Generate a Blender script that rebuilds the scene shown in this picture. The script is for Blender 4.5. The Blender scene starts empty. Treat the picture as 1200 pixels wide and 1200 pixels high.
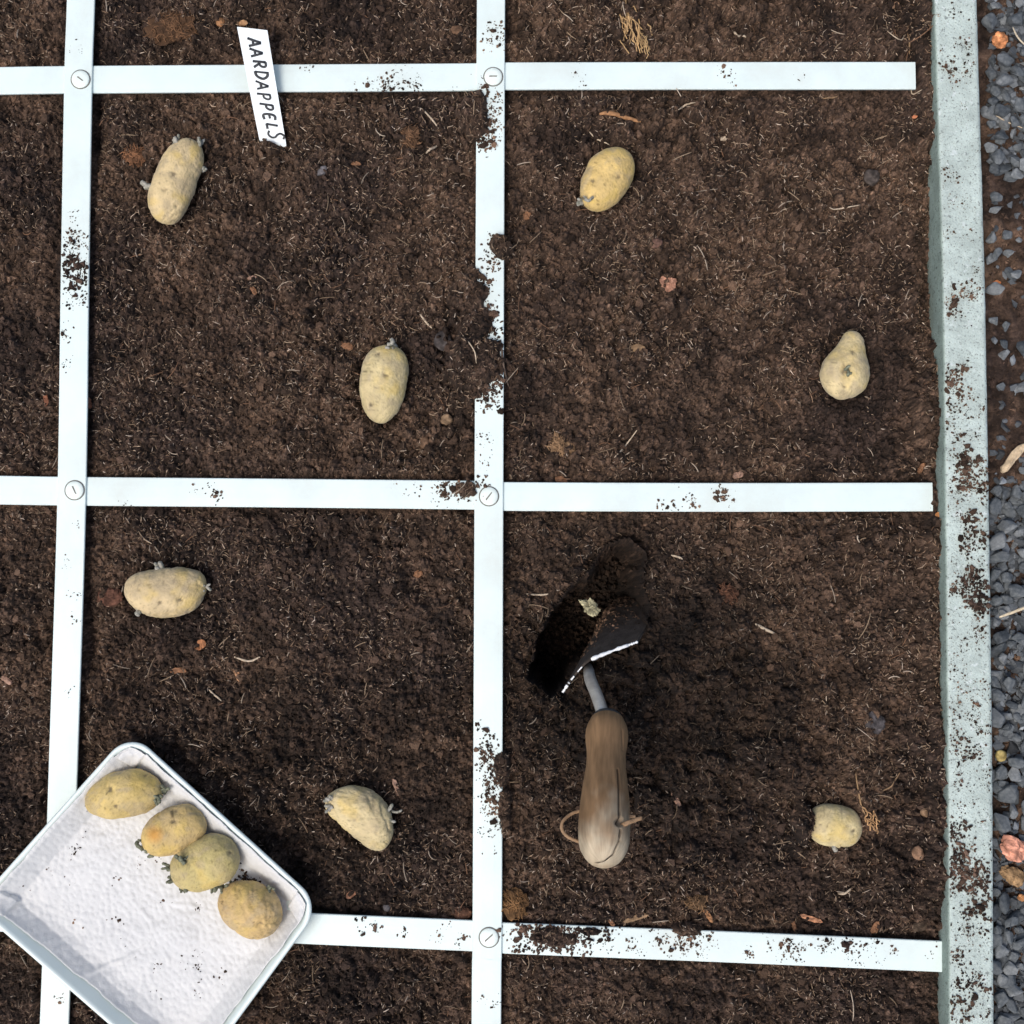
import bpy, bmesh, math
import numpy as np
from mathutils import Vector, Matrix
rng = np.random.default_rng(11)
scene = bpy.context.scene
COL = scene.collection

# ------------------------------------------------------------------ camera
H = 1.0; TILT = math.atan(0.065); FPX = 1637.0
cam_d = bpy.data.cameras.new('camera'); cam = bpy.data.objects.new('camera', cam_d); COL.objects.link(cam)
cam_d.sensor_fit = 'HORIZONTAL'; cam_d.sensor_width = 36.0; cam_d.lens = FPX/1200*36.0
cam_d.clip_start = 0.01; cam_d.clip_end = 200
cam.location = (0, -H*math.tan(TILT), H); cam.rotation_euler = (TILT, 0, 0)
scene.camera = cam
# ------------------------------------------------------------------ sky and sun (soft, light from lower left)
SUN_EL = math.radians(62); SUN_ROT = math.radians(225)
w = bpy.data.worlds.new('World'); scene.world = w; w.use_nodes = True
wn = w.node_tree; sky = wn.nodes.new('ShaderNodeTexSky'); sky.sky_type = 'NISHITA'
sky.sun_disc = False; sky.sun_elevation = SUN_EL; sky.sun_rotation = SUN_ROT
sky.air_density = 1.0; sky.dust_density = 4.0; sky.ozone_density = 1.0
bg = wn.nodes['Background']; bg.inputs['Strength'].default_value = 0.13
wn.links.new(sky.outputs[0], bg.inputs['Color'])
sd = bpy.data.lights.new('sun', 'SUN'); sd.energy = 1.35; sd.angle = math.radians(26); sd.color = (1.0, 0.97, 0.92)
so = bpy.data.objects.new('sun', sd); COL.objects.link(so)
dirv = Vector((-math.cos(SUN_EL)*math.sin(math.radians(45)), -math.cos(SUN_EL)*math.cos(math.radians(45)), math.sin(SUN_EL)))
so.rotation_euler = dirv.to_track_quat('Z', 'Y').to_euler(); so.location = dirv*3
vs = scene.view_settings; vs.view_transform = 'Standard'; vs.look = 'None'; vs.gamma = 1.0; vs.use_curve_mapping = False
vs.exposure = 0.38

# ------------------------------------------------------------------ pixel <-> place
CT, ST = math.cos(TILT), math.sin(TILT); CY = -H*math.tan(TILT)
def P(px, py, z=0.0):
    dx = (np.asarray(px, float)-600)/FPX; dy = -(np.asarray(py, float)-600)/FPX
    wy = dy*CT + ST; wz = dy*ST - CT
    t = (z-H)/wz
    return np.stack(np.broadcast_arrays(dx*t, CY+wy*t, z+0*t), -1)
def proj(v):
    v = np.asarray(v, float); x = v[..., 0]; y = v[..., 1]-CY; z = v[..., 2]-H
    cy = y*CT + z*ST; cz = -y*ST + z*CT
    return 600+FPX*x/(-cz), 600-FPX*cy/(-cz)
PX = H/CT/FPX*1.0     # metres per photo pixel on the soil

# ------------------------------------------------------------------ noise
def hsh(ix, iy, s):
    n = (ix.astype(np.int64)*374761393 + iy.astype(np.int64)*668265263 + s*1442695041) & 0xffffffff
    n = ((n ^ (n >> 13))*1274126177) & 0xffffffff
    n = ((n ^ (n >> 15))*2246822519) & 0xffffffff
    return ((n ^ (n >> 16)) & 0xffffff)/float(0xffffff)
def vn(x, y, sc, s=0):
    x = x/sc; y = y/sc; ix = np.floor(x); iy = np.floor(y); fx = x-ix; fy = y-iy
    fx = fx*fx*(3-2*fx); fy = fy*fy*(3-2*fy)
    a = hsh(ix, iy, s); b = hsh(ix+1, iy, s); c = hsh(ix, iy+1, s); d = hsh(ix+1, iy+1, s)
    return (a*(1-fx)+b*fx)*(1-fy) + (c*(1-fx)+d*fx)*fy - 0.5
def fbm(x, y, sc, s=0, o=4):
    r = 0; a = 1.0
    for k in range(o):
        r = r + a*vn(x+17.3*k*sc, y-9.1*k*sc, sc, s+k*7); a *= 0.5; sc *= 0.5
    return r
def worley(x, y, sc, s=0):
    x = x/sc; y = y/sc; ix = np.floor(x); iy = np.floor(y)
    best = np.full(x.shape, 9.0); cid = np.zeros(x.shape)
    for dx in (-1, 0, 1):
        for dy in (-1, 0, 1):
            jx = ix+dx; jy = iy+dy
            d = (jx+hsh(jx, jy, s)-x)**2 + (jy+hsh(jx, jy, s+1)-y)**2
            m = d < best; best = np.where(m, d, best); cid = np.where(m, hsh(jx, jy, s+2), cid)
    return np.sqrt(best), cid
def poly_dist(px, py, pts, closed=False):
    pts = np.asarray(pts, float); n = len(pts); d = np.full(np.shape(px), 1e9)
    for i in range(n if closed else n-1):
        a = pts[i]; b = pts[(i+1) % n]; ab = b-a; L = (ab**2).sum()
        t = np.clip(((px-a[0])*ab[0]+(py-a[1])*ab[1])/L, 0, 1)
        d = np.minimum(d, np.hypot(px-a[0]-t*ab[0], py-a[1]-t*ab[1]))
    return d
def inside(px, py, pts):
    c = np.zeros(np.shape(px), bool); n = len(pts)
    for i in range(n):
        x1, y1 = pts[i]; x2, y2 = pts[(i+1) % n]
        if y1 == y2: continue
        m = ((y1 > py) != (y2 > py)) & (px < (x2-x1)*(py-y1)/(y2-y1)+x1); c ^= m
    return c

# ------------------------------------------------------------------ objects
def tag(o, label=None, cat=None, group=None, kind=None):
    for k, v in (('label', label), ('category', cat), ('group', group), ('kind', kind)):
        if v: o[k] = v
    return o
def empty(name, loc):
    o = bpy.data.objects.new(name, None); COL.objects.link(o); o.location = tuple(loc); o.empty_display_size = 0.01
    return o
def mk(name, V, F, mat, parent=None, origin=None, smooth=True, col=None):
    """V world coordinates, F (n,k) array or list of tuples; parts are stored relative to their parent"""
    V = np.asarray(V, float)
    if parent is not None:
        q = parent; off = np.zeros(3)
        while q is not None: off += np.array(q.location); q = q.parent
    else:
        off = np.array(origin if origin is not None else (0, 0, 0), float)
    V = V-off
    me = bpy.data.meshes.new(name)
    if isinstance(F, np.ndarray):
        n, k = F.shape
        me.vertices.add(len(V)); me.vertices.foreach_set('co', V.astype(np.float32).ravel())
        me.loops.add(n*k); me.loops.foreach_set('vertex_index', F.astype(np.int32).ravel())
        me.polygons.add(n); me.polygons.foreach_set('loop_start', np.arange(0, n*k, k, dtype=np.int32))
        me.update(calc_edges=True)
    else:
        me.from_pydata(V.tolist(), [], F); me.update()
    me.polygons.foreach_set('use_smooth', np.full(len(me.polygons), smooth))
    if col is not None:
        a = me.color_attributes.new('Col', 'FLOAT_COLOR', 'POINT')
        c = np.ones((len(V), 4), np.float32); c[:, :3] = col
        a.data.foreach_set('color', c.ravel())
    if mat: me.materials.append(mat)
    o = bpy.data.objects.new(name, me); COL.objects.link(o)
    if parent is not None: o.parent = parent
    else: o.location = tuple(off)
    return o
def gridF(nu, nv, wrap=False):
    i = np.arange(nu-1)[:, None]; j = np.arange(nv if wrap else nv-1)[None, :]; j2 = (j+1) % nv
    a = i*nv+j; b = i*nv+j2; c = (i+1)*nv+j2; d = (i+1)*nv+j
    return np.stack([a, b, c, d], -1).reshape(-1, 4)
def tube(pts, rad, n=8, flat=1.0):
    """closed tube through 3-D points; rad scalar or list"""
    pts = np.asarray(pts, float); m = len(pts); rad = np.broadcast_to(np.asarray(rad, float), (m,))
    T = np.gradient(pts, axis=0); T /= np.linalg.norm(T, axis=1)[:, None]+1e-12
    ref = np.array([0, 0, 1.0]) if abs(T[:, 2]).mean() < 0.8 else np.array([1.0, 0, 0])
    B = np.cross(T, ref); B /= np.linalg.norm(B, axis=1)[:, None]+1e-12; N = np.cross(B, T)
    a = np.linspace(0, 2*math.pi, n, endpoint=False)
    V = pts[:, None]+rad[:, None, None]*(np.cos(a)[None, :, None]*B[:, None]+flat*np.sin(a)[None, :, None]*N[:, None])
    V = V.reshape(-1, 3); F = [tuple(f) for f in gridF(m, n, True)]
    F.append(tuple(range(n))[::-1]); F.append(tuple((m-1)*n+k for k in range(n)))
    return V, F
def smoothpath(pts, n=24):
    pts = np.asarray(pts, float); m = len(pts); out = []
    q = np.vstack([2*pts[0]-pts[1], pts, 2*pts[-1]-pts[-2]])
    ts = np.linspace(0, m-1, n)
    for t in ts:
        i = min(int(t), m-2); f = t-i; p0, p1, p2, p3 = q[i:i+4]
        out.append(0.5*((2*p1)+(-p0+p2)*f+(2*p0-5*p1+4*p2-p3)*f*f+(-p0+3*p1-3*p2+p3)*f**3))
    return np.array(out)
def join(parts):
    V = []; F = []; o = 0
    for v, f in parts:
        V.append(v); F += [tuple(int(i)+o for i in t) for t in f]; o += len(v)
    return np.vstack(V), F

# ------------------------------------------------------------------ materials
def mat(name, color, rough=0.6, metal=0.0, var=0.0, scale=60.0, bump=0.0, bscale=200.0, attr=False, color2=None, detail=6, spec=None):
    m = bpy.data.materials.new(name); m.use_nodes = True; nt = m.node_tree; b = nt.nodes['Principled BSDF']
    b.inputs['Roughness'].default_value = rough; b.inputs['Metallic'].default_value = metal
    if spec is not None: b.inputs['Specular IOR Level'].default_value = spec
    co = nt.nodes.new('ShaderNodeTexCoord')
    src = None
    if attr:
        at = nt.nodes.new('ShaderNodeAttribute'); at.attribute_name = 'Col'; src = at.outputs['Color']
    else:
        rgb = nt.nodes.new('ShaderNodeRGB'); rgb.outputs[0].default_value = (*color, 1); src = rgb.outputs[0]
    if var > 0 or color2:
        n = nt.nodes.new('ShaderNodeTexNoise'); n.inputs['Scale'].default_value = scale; n.inputs['Detail'].default_value = detail
        n.inputs['Roughness'].default_value = 0.65
        nt.links.new(co.outputs['Object'], n.inputs['Vector'])
        mx = nt.nodes.new('ShaderNodeMix'); mx.data_type = 'RGBA'
        if color2:
            r = nt.nodes.new('ShaderNodeValToRGB'); r.color_ramp.elements[0].position = 0.38; r.color_ramp.elements[1].position = 0.64
            nt.links.new(n.outputs['Fac'], r.inputs['Fac']); nt.links.new(r.outputs['Color'], mx.inputs['Factor'])
            nt.links.new(src, mx.inputs[6]); mx.inputs[7].default_value = (*color2, 1)
        else:
            mx.blend_type = 'MULTIPLY'; mx.inputs['Factor'].default_value = 1.0
            r = nt.nodes.new('ShaderNodeMapRange'); r.inputs[1].default_value = 0.25; r.inputs[2].default_value = 0.75
            r.inputs[3].default_value = 1-var; r.inputs[4].default_value = 1+var
            nt.links.new(n.outputs['Fac'], r.inputs[0])
            nt.links.new(src, mx.inputs[6]); nt.links.new(r.outputs[0], mx.inputs[7])
        src = mx.outputs[2]
    nt.links.new(src, b.inputs['Base Color'])
    if bump > 0:
        n2 = nt.nodes.new('ShaderNodeTexNoise'); n2.inputs['Scale'].default_value = bscale; n2.inputs['Detail'].default_value = 5
        nt.links.new(co.outputs['Object'], n2.inputs['Vector'])
        bp = nt.nodes.new('ShaderNodeBump'); bp.inputs['Strength'].default_value = 1.0; bp.inputs['Distance'].default_value = bump
        nt.links.new(n2.outputs['Fac'], bp.inputs['Height']); nt.links.new(bp.outputs['Normal'], b.inputs['Normal'])
    return m
M = {}
M['soil'] = mat('soil', None, 0.92, var=0.6, scale=650, bump=0.0010, bscale=1200, attr=True, spec=0.25)
M['crumb'] = mat('soil_crumb', None, 0.95, var=0.6, scale=900, bump=0.0007, bscale=1500, attr=True, spec=0.2)
M['fibre'] = mat('fibre', None, 0.8, attr=True, spec=0.2)
M['strip'] = mat('white_plastic', (0.665, 0.765, 0.735), 0.42, var=0.07, scale=24, bump=0.00006, bscale=300)
def dust(m, c, sc, lo, hi, amt):
    nt = m.node_tree; b = nt.nodes['Principled BSDF']; src = b.inputs['Base Color'].links[0].from_socket
    co = nt.nodes.new('ShaderNodeTexCoord'); n = nt.nodes.new('ShaderNodeTexNoise'); n.inputs['Scale'].default_value = sc; n.inputs['Detail'].default_value = 9; n.inputs['Roughness'].default_value = .7
    nt.links.new(co.outputs['Object'], n.inputs['Vector'])
    r = nt.nodes.new('ShaderNodeMapRange'); r.inputs[1].default_value = lo; r.inputs[2].default_value = hi; r.inputs[4].default_value = amt; nt.links.new(n.outputs['Fac'], r.inputs[0])
    mx = nt.nodes.new('ShaderNodeMix'); mx.data_type = 'RGBA'; nt.links.new(r.outputs[0], mx.inputs['Factor']); nt.links.new(src, mx.inputs[6]); mx.inputs[7].default_value = (*c, 1)
    nt.links.new(mx.outputs[2], b.inputs['Base Color'])
dust(M['strip'], (.50, .50, .44), 9, .47, .70, .45); dust(M['strip'], (.30, .29, .25), 420, .66, .74, .55)
M['rivet'] = mat('white_rivet', (0.72, 0.80, 0.74), 0.38, var=0.07, scale=200)
M['slot'] = mat('rivet_groove_dirt', (0.16, 0.15, 0.13), 0.9, var=0.5, scale=900)
M['label'] = mat('label_plastic', (0.74, 0.79, 0.79), 0.4, var=0.04, scale=40)
M['ink'] = mat('black_ink', (0.015, 0.018, 0.022), 0.5)
M['potato'] = mat('potato_skin', None, 0.62, var=0.16, scale=130, bump=0.0006, bscale=520, attr=True, spec=0.25)
_b = M['potato'].node_tree.nodes['Principled BSDF']; _b.inputs['Sheen Weight'].default_value = 0.12; _b.inputs['Sheen Roughness'].default_value = 0.45
M['sprout'] = mat('potato_sprout', (0.20, 0.21, 0.14), 0.8, scale=400, color2=(0.075, 0.08, 0.05), bump=0.0004, bscale=900)
M['sprout_pale'] = mat('pale_sprout', (0.38, 0.36, 0.31), 0.8, scale=350, color2=(0.15, 0.15, 0.11), bump=0.0004, bscale=900)
M['tray'] = mat('tray_plastic', (0.66, 0.74, 0.71), 0.35, var=0.03, scale=20)
M['towel'] = mat('paper_towel', (0.63, 0.63, 0.615), 0.95, var=0.03, scale=90, bump=0.0002, bscale=900, spec=0.1)
M['blade'] = mat('soiled_steel', (0.026, 0.018, 0.013), 0.9, scale=140, color2=(0.055, 0.043, 0.034), bump=0.0006, bscale=500)
M['edge'] = mat('bright_worn_edge', (0.80, 0.81, 0.80), 0.4, metal=0.0, var=0.15, scale=300)
M['neck'] = mat('galvanised_neck', (0.50, 0.48, 0.44), 0.40, metal=0.55, var=0.25, scale=160, bump=0.0002, bscale=700)
M['collar'] = mat('dark_collar', (0.06, 0.065, 0.07), 0.5, metal=0.3, var=0.3, scale=300)
M['cord'] = mat('leather_cord', (0.28, 0.17, 0.09), 0.75, var=0.3, scale=300, bump=0.0003, bscale=900)
M['chip'] = mat('wood_chip', None, 0.85, var=0.35, scale=350, bump=0.0006, bscale=500, attr=True, spec=0.2)
M['stone'] = mat('gravel_stone', None, 0.7, var=0.4, scale=160, bump=0.0008, bscale=260, attr=True, spec=0.35)

def wood_mat():
    m = mat('weathered_wood', None, 0.7, attr=True, spec=0.25)
    nt = m.node_tree; b = nt.nodes['Principled BSDF']
    src = b.inputs['Base Color'].links[0].from_socket
    co = nt.nodes.new('ShaderNodeTexCoord'); mp = nt.nodes.new('ShaderNodeMapping'); mp.inputs['Scale'].default_value = (520, 70, 1)
    n = nt.nodes.new('ShaderNodeTexNoise'); n.inputs['Scale'].default_value = 1.0; n.inputs['Detail'].default_value = 8
    ga = nt.nodes.new('ShaderNodeAttribute'); ga.attribute_name = 'Grain'
    nt.links.new(ga.outputs['Vector'], mp.inputs['Vector']); nt.links.new(mp.outputs[0], n.inputs['Vector'])
    r = nt.nodes.new('ShaderNodeMapRange'); r.inputs[1].default_value = 0.3; r.inputs[2].default_value = 0.7; r.inputs[3].default_value = 0.80; r.inputs[4].default_value = 1.16
    nt.links.new(n.outputs['Fac'], r.inputs[0])
    mx = nt.nodes.new('ShaderNodeMix'); mx.data_type = 'RGBA'; mx.blend_type = 'MULTIPLY'; mx.inputs['Factor'].default_value = 1
    nt.links.new(src, mx.inputs[6]); nt.links.new(r.outputs[0], mx.inputs[7]); nt.links.new(mx.outputs[2], b.inputs['Base Color'])
    bp = nt.nodes.new('ShaderNodeBump'); bp.inputs['Distance'].default_value = 0.00018; nt.links.new(n.outputs['Fac'], bp.inputs['Height'])
    nt.links.new(bp.outputs[0], b.inputs['Normal'])
    return m
M['wood'] = wood_mat()
def concrete_mat():
    m = mat('concrete', (0.435, 0.505, 0.465), 0.85, var=0.26, scale=55, bump=0.0006, bscale=650, spec=0.25)
    nt = m.node_tree; b = nt.nodes['Principled BSDF']; src = b.inputs['Base Color'].links[0].from_socket
    co = nt.nodes.new('ShaderNodeTexCoord')
    for sc, lo, hi, c in ((330, 0.60, 0.68, (0.17, 0.19, 0.18)), (210, 0.62, 0.70, (0.56, 0.62, 0.60)), (900, 0.60, 0.68, (0.14, 0.14, 0.12))):
        n = nt.nodes.new('ShaderNodeTexNoise'); n.inputs['Scale'].default_value = sc; n.inputs['Detail'].default_value = 3
        nt.links.new(co.outputs['Object'], n.inputs['Vector'])
        r = nt.nodes.new('ShaderNodeMapRange'); r.inputs[1].default_value = lo; r.inputs[2].default_value = hi; r.inputs[4].default_value = 0.8
        nt.links.new(n.outputs['Fac'], r.inputs[0])
        mx = nt.nodes.new('ShaderNodeMix'); mx.data_type = 'RGBA'; nt.links.new(r.outputs[0], mx.inputs['Factor'])
        nt.links.new(src, mx.inputs[6]); mx.inputs[7].default_value = (*c, 1); src = mx.outputs[2]
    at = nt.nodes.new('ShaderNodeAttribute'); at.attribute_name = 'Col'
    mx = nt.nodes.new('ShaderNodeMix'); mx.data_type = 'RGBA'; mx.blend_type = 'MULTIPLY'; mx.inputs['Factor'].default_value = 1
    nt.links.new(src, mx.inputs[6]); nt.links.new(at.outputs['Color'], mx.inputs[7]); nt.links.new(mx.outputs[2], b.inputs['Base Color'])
    return m
M['concrete'] = concrete_mat()

# ------------------------------------------------------------------ layout read from the photograph
STRIPS = [  # centre line (px, py), half width px, layer (vertical slats lie over the horizontal ones)
    ([(-560, 109), (-250, 101), (0, 95.5), (110, 94), (330, 92.5), (560, 91), (600, 90), (850, 89.6), (1072, 89.5)], 16.6, 0),
    ([(-560, 560), (-250, 570), (0, 574.5), (104, 576), (330, 578), (556, 580.5), (600, 582), (850, 583), (1092, 582.5)], 16.8, 0),
    ([(-560, 1046), (-250, 1062), (0, 1073), (200, 1080), (370, 1088), (553, 1096), (600, 1099), (850, 1109), (1107, 1120.5)], 17.4, 0),
    ([(112, -520), (101, -200), (96.5, 0), (93.5, 93), (89.5, 330), (86, 574), (77.5, 850), (66, 1190), (52, 1500), (35, 1900)], 16.6, 1),
    ([(580, -520), (577, -200), (575.5, 0), (575, 90), (574, 330), (573, 581), (572, 850), (571, 1098), (570, 1200), (567, 1900)], 16.8, 1)]
ZS = (0.0, 0.0021); TH = 0.0020
RIV = [(94.5, 93), (578, 90), (87.5, 574.5), (573, 581.5), (573, 1098.5)]
SLAB_Z = 0.018
SL = [(-600, 1079), (-300, 1086), (0, 1095), (100, 1098), (300, 1104), (400, 1106), (600, 1108), (900, 1111), (1200, 1112.5), (1500, 1113), (1900, 1113)]
SR = [(-600, 1127), (-300, 1136), (0, 1146), (100, 1149), (300, 1155), (400, 1157), (600, 1160.5), (900, 1164.5), (1200, 1166), (1500, 1166.5), (1900, 1166.5)]
HOLE = [(616, 796), (632, 738), (660, 696), (690, 668), (708, 638), (736, 628), (760, 648), (754, 680), (762, 708), (760, 735), (746, 754), (716, 764), (690, 774), (672, 795), (659, 812), (645, 818)]
# potatoes: centre, axis angle (deg, image, counter-clockwise from +x), length, width (px), egg taper, bend, z squash
POT = [
  dict(c=(206, 212), a=72, L=107, W=51, n=3.3, t=-0.03, b=0.03, col=(0.56, 0.435, 0.235), wr=0.40,
       label='long straight-sided potato below the written plant label, sprouts at its upper end', eyes=[(203, 203, 4), (193, 222, 2.5), (206, 241, 2.5)],
       sp=[(235, 168, 60, 8, 1), (200, 161, 140, 6, 1), (170, 217, 160, 7, 0), (237, 200, 10, 4, 0)]),
  dict(c=(711, 210), a=58, L=84, W=56, n=2.15, t=0.03, b=0.02, col=(0.62, 0.44, 0.165), wr=0.22,
       label='smooth golden oval potato near the orange twig, one sprout at its lower left', eyes=[(695, 212, 4), (725, 207, 3), (684, 231, 5)],
       sp=[(681, 234, 205, 10, 0), (688, 230, 250, 4, 1)]),
  dict(c=(450, 450), a=82, L=94, W=57, n=2.1, t=0.09, b=0.02, col=(0.57, 0.465, 0.245), wr=0.28,
       label='egg-shaped potato with a single grey sprout standing on its top end', eyes=[(452, 440, 4), (443, 415, 3), (434, 474, 3)],
       sp=[(459, 403, 88, 10, 0), (458, 410, 40, 4, 1)]),
  dict(c=(992, 428), a=76, L=84, W=58, n=2.3, t=-0.30, b=-0.06, col=(0.56, 0.455, 0.25), wr=0.30,
       label='pear-shaped potato with a narrow top, nearest the concrete edging slab', eyes=[(991, 434, 7), (1000, 412, 3), (990, 453, 3)],
       sp=[(993, 434, 90, 4, 2)]),
  dict(c=(194, 692), a=4, L=96, W=58, n=2.4, t=0.05, b=-0.07, col=(0.565, 0.44, 0.25), wr=0.5,
       label='kidney-shaped potato lying sideways beside the left white slat', eyes=[(210, 703, 4), (187, 706, 3)],
       sp=[(239, 688, 0, 9, 1), (185, 662, 100, 7, 0), (160, 716, 230, 5, 0)]),
  dict(c=(423, 957), a=-40, L=90, W=54, n=2.4, t=0.0, b=0.11, col=(0.56, 0.455, 0.25), wr=0.75,
       label='very wrinkled bent potato right of the white tray, sprouts at both ends', eyes=[],
       sp=[(390, 935, 125, 9, 1), (388, 943, 200, 6, 1), (459, 953, 10, 9, 1)]),
  dict(c=(977, 968), a=-8, L=66, W=49, n=2.4, t=0.02, b=0.03, col=(0.61, 0.50, 0.26), wr=0.15,
       label='small smooth potato with its left end under soil, right of the trowel', eyes=[(1000, 974, 3)], sp=[(978, 993, 265, 5, 0)]),
  dict(c=(145, 932), a=11, L=90, W=54, n=2.3, t=0.08, b=0.03, col=(0.50, 0.375, 0.15), wr=0.28, tray=1,
       label='largest potato in the tray, lying nearest the tray\'s top corner', eyes=[(129, 926, 5), (135, 944, 3), (170, 909, 3)],
       sp=[(188, 925, 20, 8, 2), (184, 933, -20, 5, 2)]),
  dict(c=(203.5, 974), a=24, L=78, W=54, n=2.35, t=0.06, b=0.02, col=(0.48, 0.345, 0.14), wr=0.28, tray=1,
       label='potato in the tray with an orange-brown left end, second from the top corner', eyes=[(203, 963, 3), (205, 951, 3)],
       patch=(181, 978, 10), sp=[(166, 987, 190, 8, 2), (173, 996, 230, 4, 2)]),
  dict(c=(240, 1012), a=24, L=82, W=60, n=2.4, t=0.06, b=0.0, col=(0.46, 0.375, 0.155), wr=0.3, tray=1,
       label='greenish potato in the tray with green sprouts on its face and lower edge', eyes=[(216, 1010, 5), (270, 1000, 3)],
       sp=[(216, 1010, 100, 8, 2), (200, 1031, 195, 8, 2), (214, 1043, 260, 6, 2), (199, 1018, 160, 5, 2), (252, 1043, 280, 5, 2)]),
  dict(c=(293, 1065), a=-30, L=78, W=60, n=2.5, t=0.05, b=0.0, col=(0.51, 0.355, 0.155), wr=0.7, tray=1,
       label='creased brown potato in the tray nearest the tray\'s right corner', eyes=[(305, 1082, 3)],
       sp=[(314, 1040, 45, 8, 2), (258, 1043, 150, 6, 2), (270, 1034, 120, 4, 2)]),
]
TRAYC = [(152, 857), (377, 1061), (217, 1279), (-31, 1062)]
# soil heaps pushed over the slats: px, py, rx, ry, height above general level
MOUND = [(558, 134, 16, 24, .017), (562, 126, 11, 13, .016), (560, 152, 12, 14, .015), (552, 352, 20, 30, .016), (556, 385, 18, 22, .018), (557, 424, 30, 36, .020), (547, 574, 14, 9, .012), (526, 569, 18, 6, .011),
         (586, 293, 11, 16, .016), (652, 1099, 27, 9, .0125), (640, 1092, 18, 8, .012), (692, 1090, 12, 5, .012), (806, 1088, 18, 7, .012), (588, 900, 8, 24, .0145), (590, 950, 7, 26, .0145),
         (316, 175, 12, 6, .009), (80, 310, 12, 10, .0075), (940, 962, 12, 20, .021), (1088, 480, 16, 55, .013), (1088, 60, 12, 110, .011), (1095, 700, 14, 120, .0095), (1098, 950, 12, 120, .011), (1095, 560, 10, 60, .007),
         (650, 690, 40, 60, .004), (850, 830, 110, 110, .004), (460, 330, 60, 60, .003), (300, 500, 90, 60, .003), (690, 1070, 80, 15, .003), (585, 560, 1, 1, 0)]

# ------------------------------------------------------------------ soil
def axis(lo, flo, fhi, hi, step, g=1.05):
    a = list(np.arange(flo, fhi, step)); s = step; x = flo; left = []
    while x > lo: s *= g; x -= s; left.append(x)
    s = step; x = a[-1]; right = []
    while x < hi: s *= g; x += s; right.append(min(x, hi))
    return np.array(left[::-1]+a+right)
XB = float(P(1113, 600, 0.0)[0])+0.012
def slab_x(py, tab): return np.interp(py, [t[0] for t in tab], [t[1] for t in tab])
STEP = 0.00115
gx = axis(-0.95, -0.395, XB-0.002, XB, STEP); gy = axis(-0.9, -0.385, 0.395, 0.9, STEP)
GX, GY = np.meshgrid(gx, gy, indexing='ij')
ppx, ppy = proj(np.stack([GX, GY, GX*0-0.003], -1))
def strip_mask(px, py, grow):
    m = np.full(px.shape, 1e9)
    for pts, hw, l in STRIPS: m = np.minimum(m, poly_dist(px, py, pts)-hw)
    return m      # signed-ish px distance outside the slats
sm = strip_mask(ppx, ppy, 0)
hz = -0.0078 + 0.0085*fbm(GX, GY, 0.055, 3, 3) + 0.0042*fbm(GX, GY, 0.017, 9, 3)
wd, wc = worley(GX+0.003*vn(GX, GY, .004, 5), GY+0.003*vn(GX, GY, .004, 6), 0.0085, 21)
cloddy = np.clip(0.35+2.6*fbm(GX, GY, 0.075, 131, 2), 0, 1.2)
dugm = np.exp(-(((ppx-790)/190)**2+((ppy-860)/190)**2)**2)
cloddy = np.maximum(cloddy, 1.3*dugm)
hz += np.where(wc > 0.55, 1, 0.25)*0.0062*wc*np.clip(1-(wd/0.62)**2, 0, 1)*(.55+.7*cloddy)
wdb, wcb = worley(GX+0.008*vn(GX, GY, .009, 25)+.003*vn(GX, GY, .003, 27), GY+0.008*vn(GX, GY, .009, 26)+.003*vn(GX, GY, .003, 28), 0.019, 27)
hz += np.where(wcb > 0.6, 1, 0)*0.0078*wcb*np.clip(1-(wdb/0.6)**2, 0, 1)*cloddy*(1+.7*dugm)
hz -= 0.004*np.clip(-2*fbm(GX, GY, .03, 137, 2)-.25, 0, 1)
wd2, wc2 = worley(GX+0.0015*vn(GX, GY, .002, 15), GY+0.0015*vn(GX, GY, .002, 16), 0.0038, 41)
fine = 0.0038*(0.3+wc2)*np.clip(1-(wd2/0.75)**2, 0, 1)
wd3, wc3 = worley(GX, GY, 0.0021, 61)
fine = fine + 0.0019*(0.3+wc3)*np.clip(1-(wd3/0.8)**2, 0, 1) + 0.0016*vn(GX, GY, 0.0016, 33)
mound = 0*hz
for mx_, my_, rx, ry, hh in MOUND:
    d2 = ((ppx-mx_)/rx)**2 + ((ppy-my_)/ry)**2
    wob = 1+0.9*vn(GX, GY, 0.006, 77)+0.6*vn(GX, GY, 0.0025, 78)
    mound = np.maximum(mound, hh*np.clip(1.25-d2*0.75*wob, 0, 1)**0.8)
hz = np.minimum(hz, 0.0045)
near = np.clip(1-(sm-2.5)/9.0, 0, 1)                     # soil falls away under the slats
hz = hz*(1-near)+np.minimum(hz, -0.0072)*near
fine = fine*(1-0.35*near)
hz = hz+mound+fine
# around potatoes: shallow nests
for p in POT:
    if p.get('tray'): continue
    a = math.radians(p['a']); dx = ppx-p['c'][0]; dy = -(ppy-p['c'][1])
    u = (dx*math.cos(a)+dy*math.sin(a))/(p['L']*0.52); v = (-dx*math.sin(a)+dy*math.cos(a))/(p['W']*0.52)
    q = np.sqrt(u*u+v*v)
    hz -= 0.005*np.clip(1.22-q, 0, 0.3)/0.3*(1 if p['c'][0] != 977 else 0.4)
# gap left beside the left slat near the kidney potato, trench by slab
for tx, ty, rx, ry, dp in ((104, 735, 10, 45, .008), (112, 150, 7, 60, .006), (992, 935, 8, 10, .010), (340, 1025, 25, 40, .004), (1094, 310, 16, 90, .012), (62, 300, 6, 30, .006), (930, 945, 6, 6, .006), (860, 630, 4, 4, .0)):
    hz -= dp*np.exp(-((ppx-tx)/rx)**2-((ppy-ty)/ry)**2)
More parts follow.
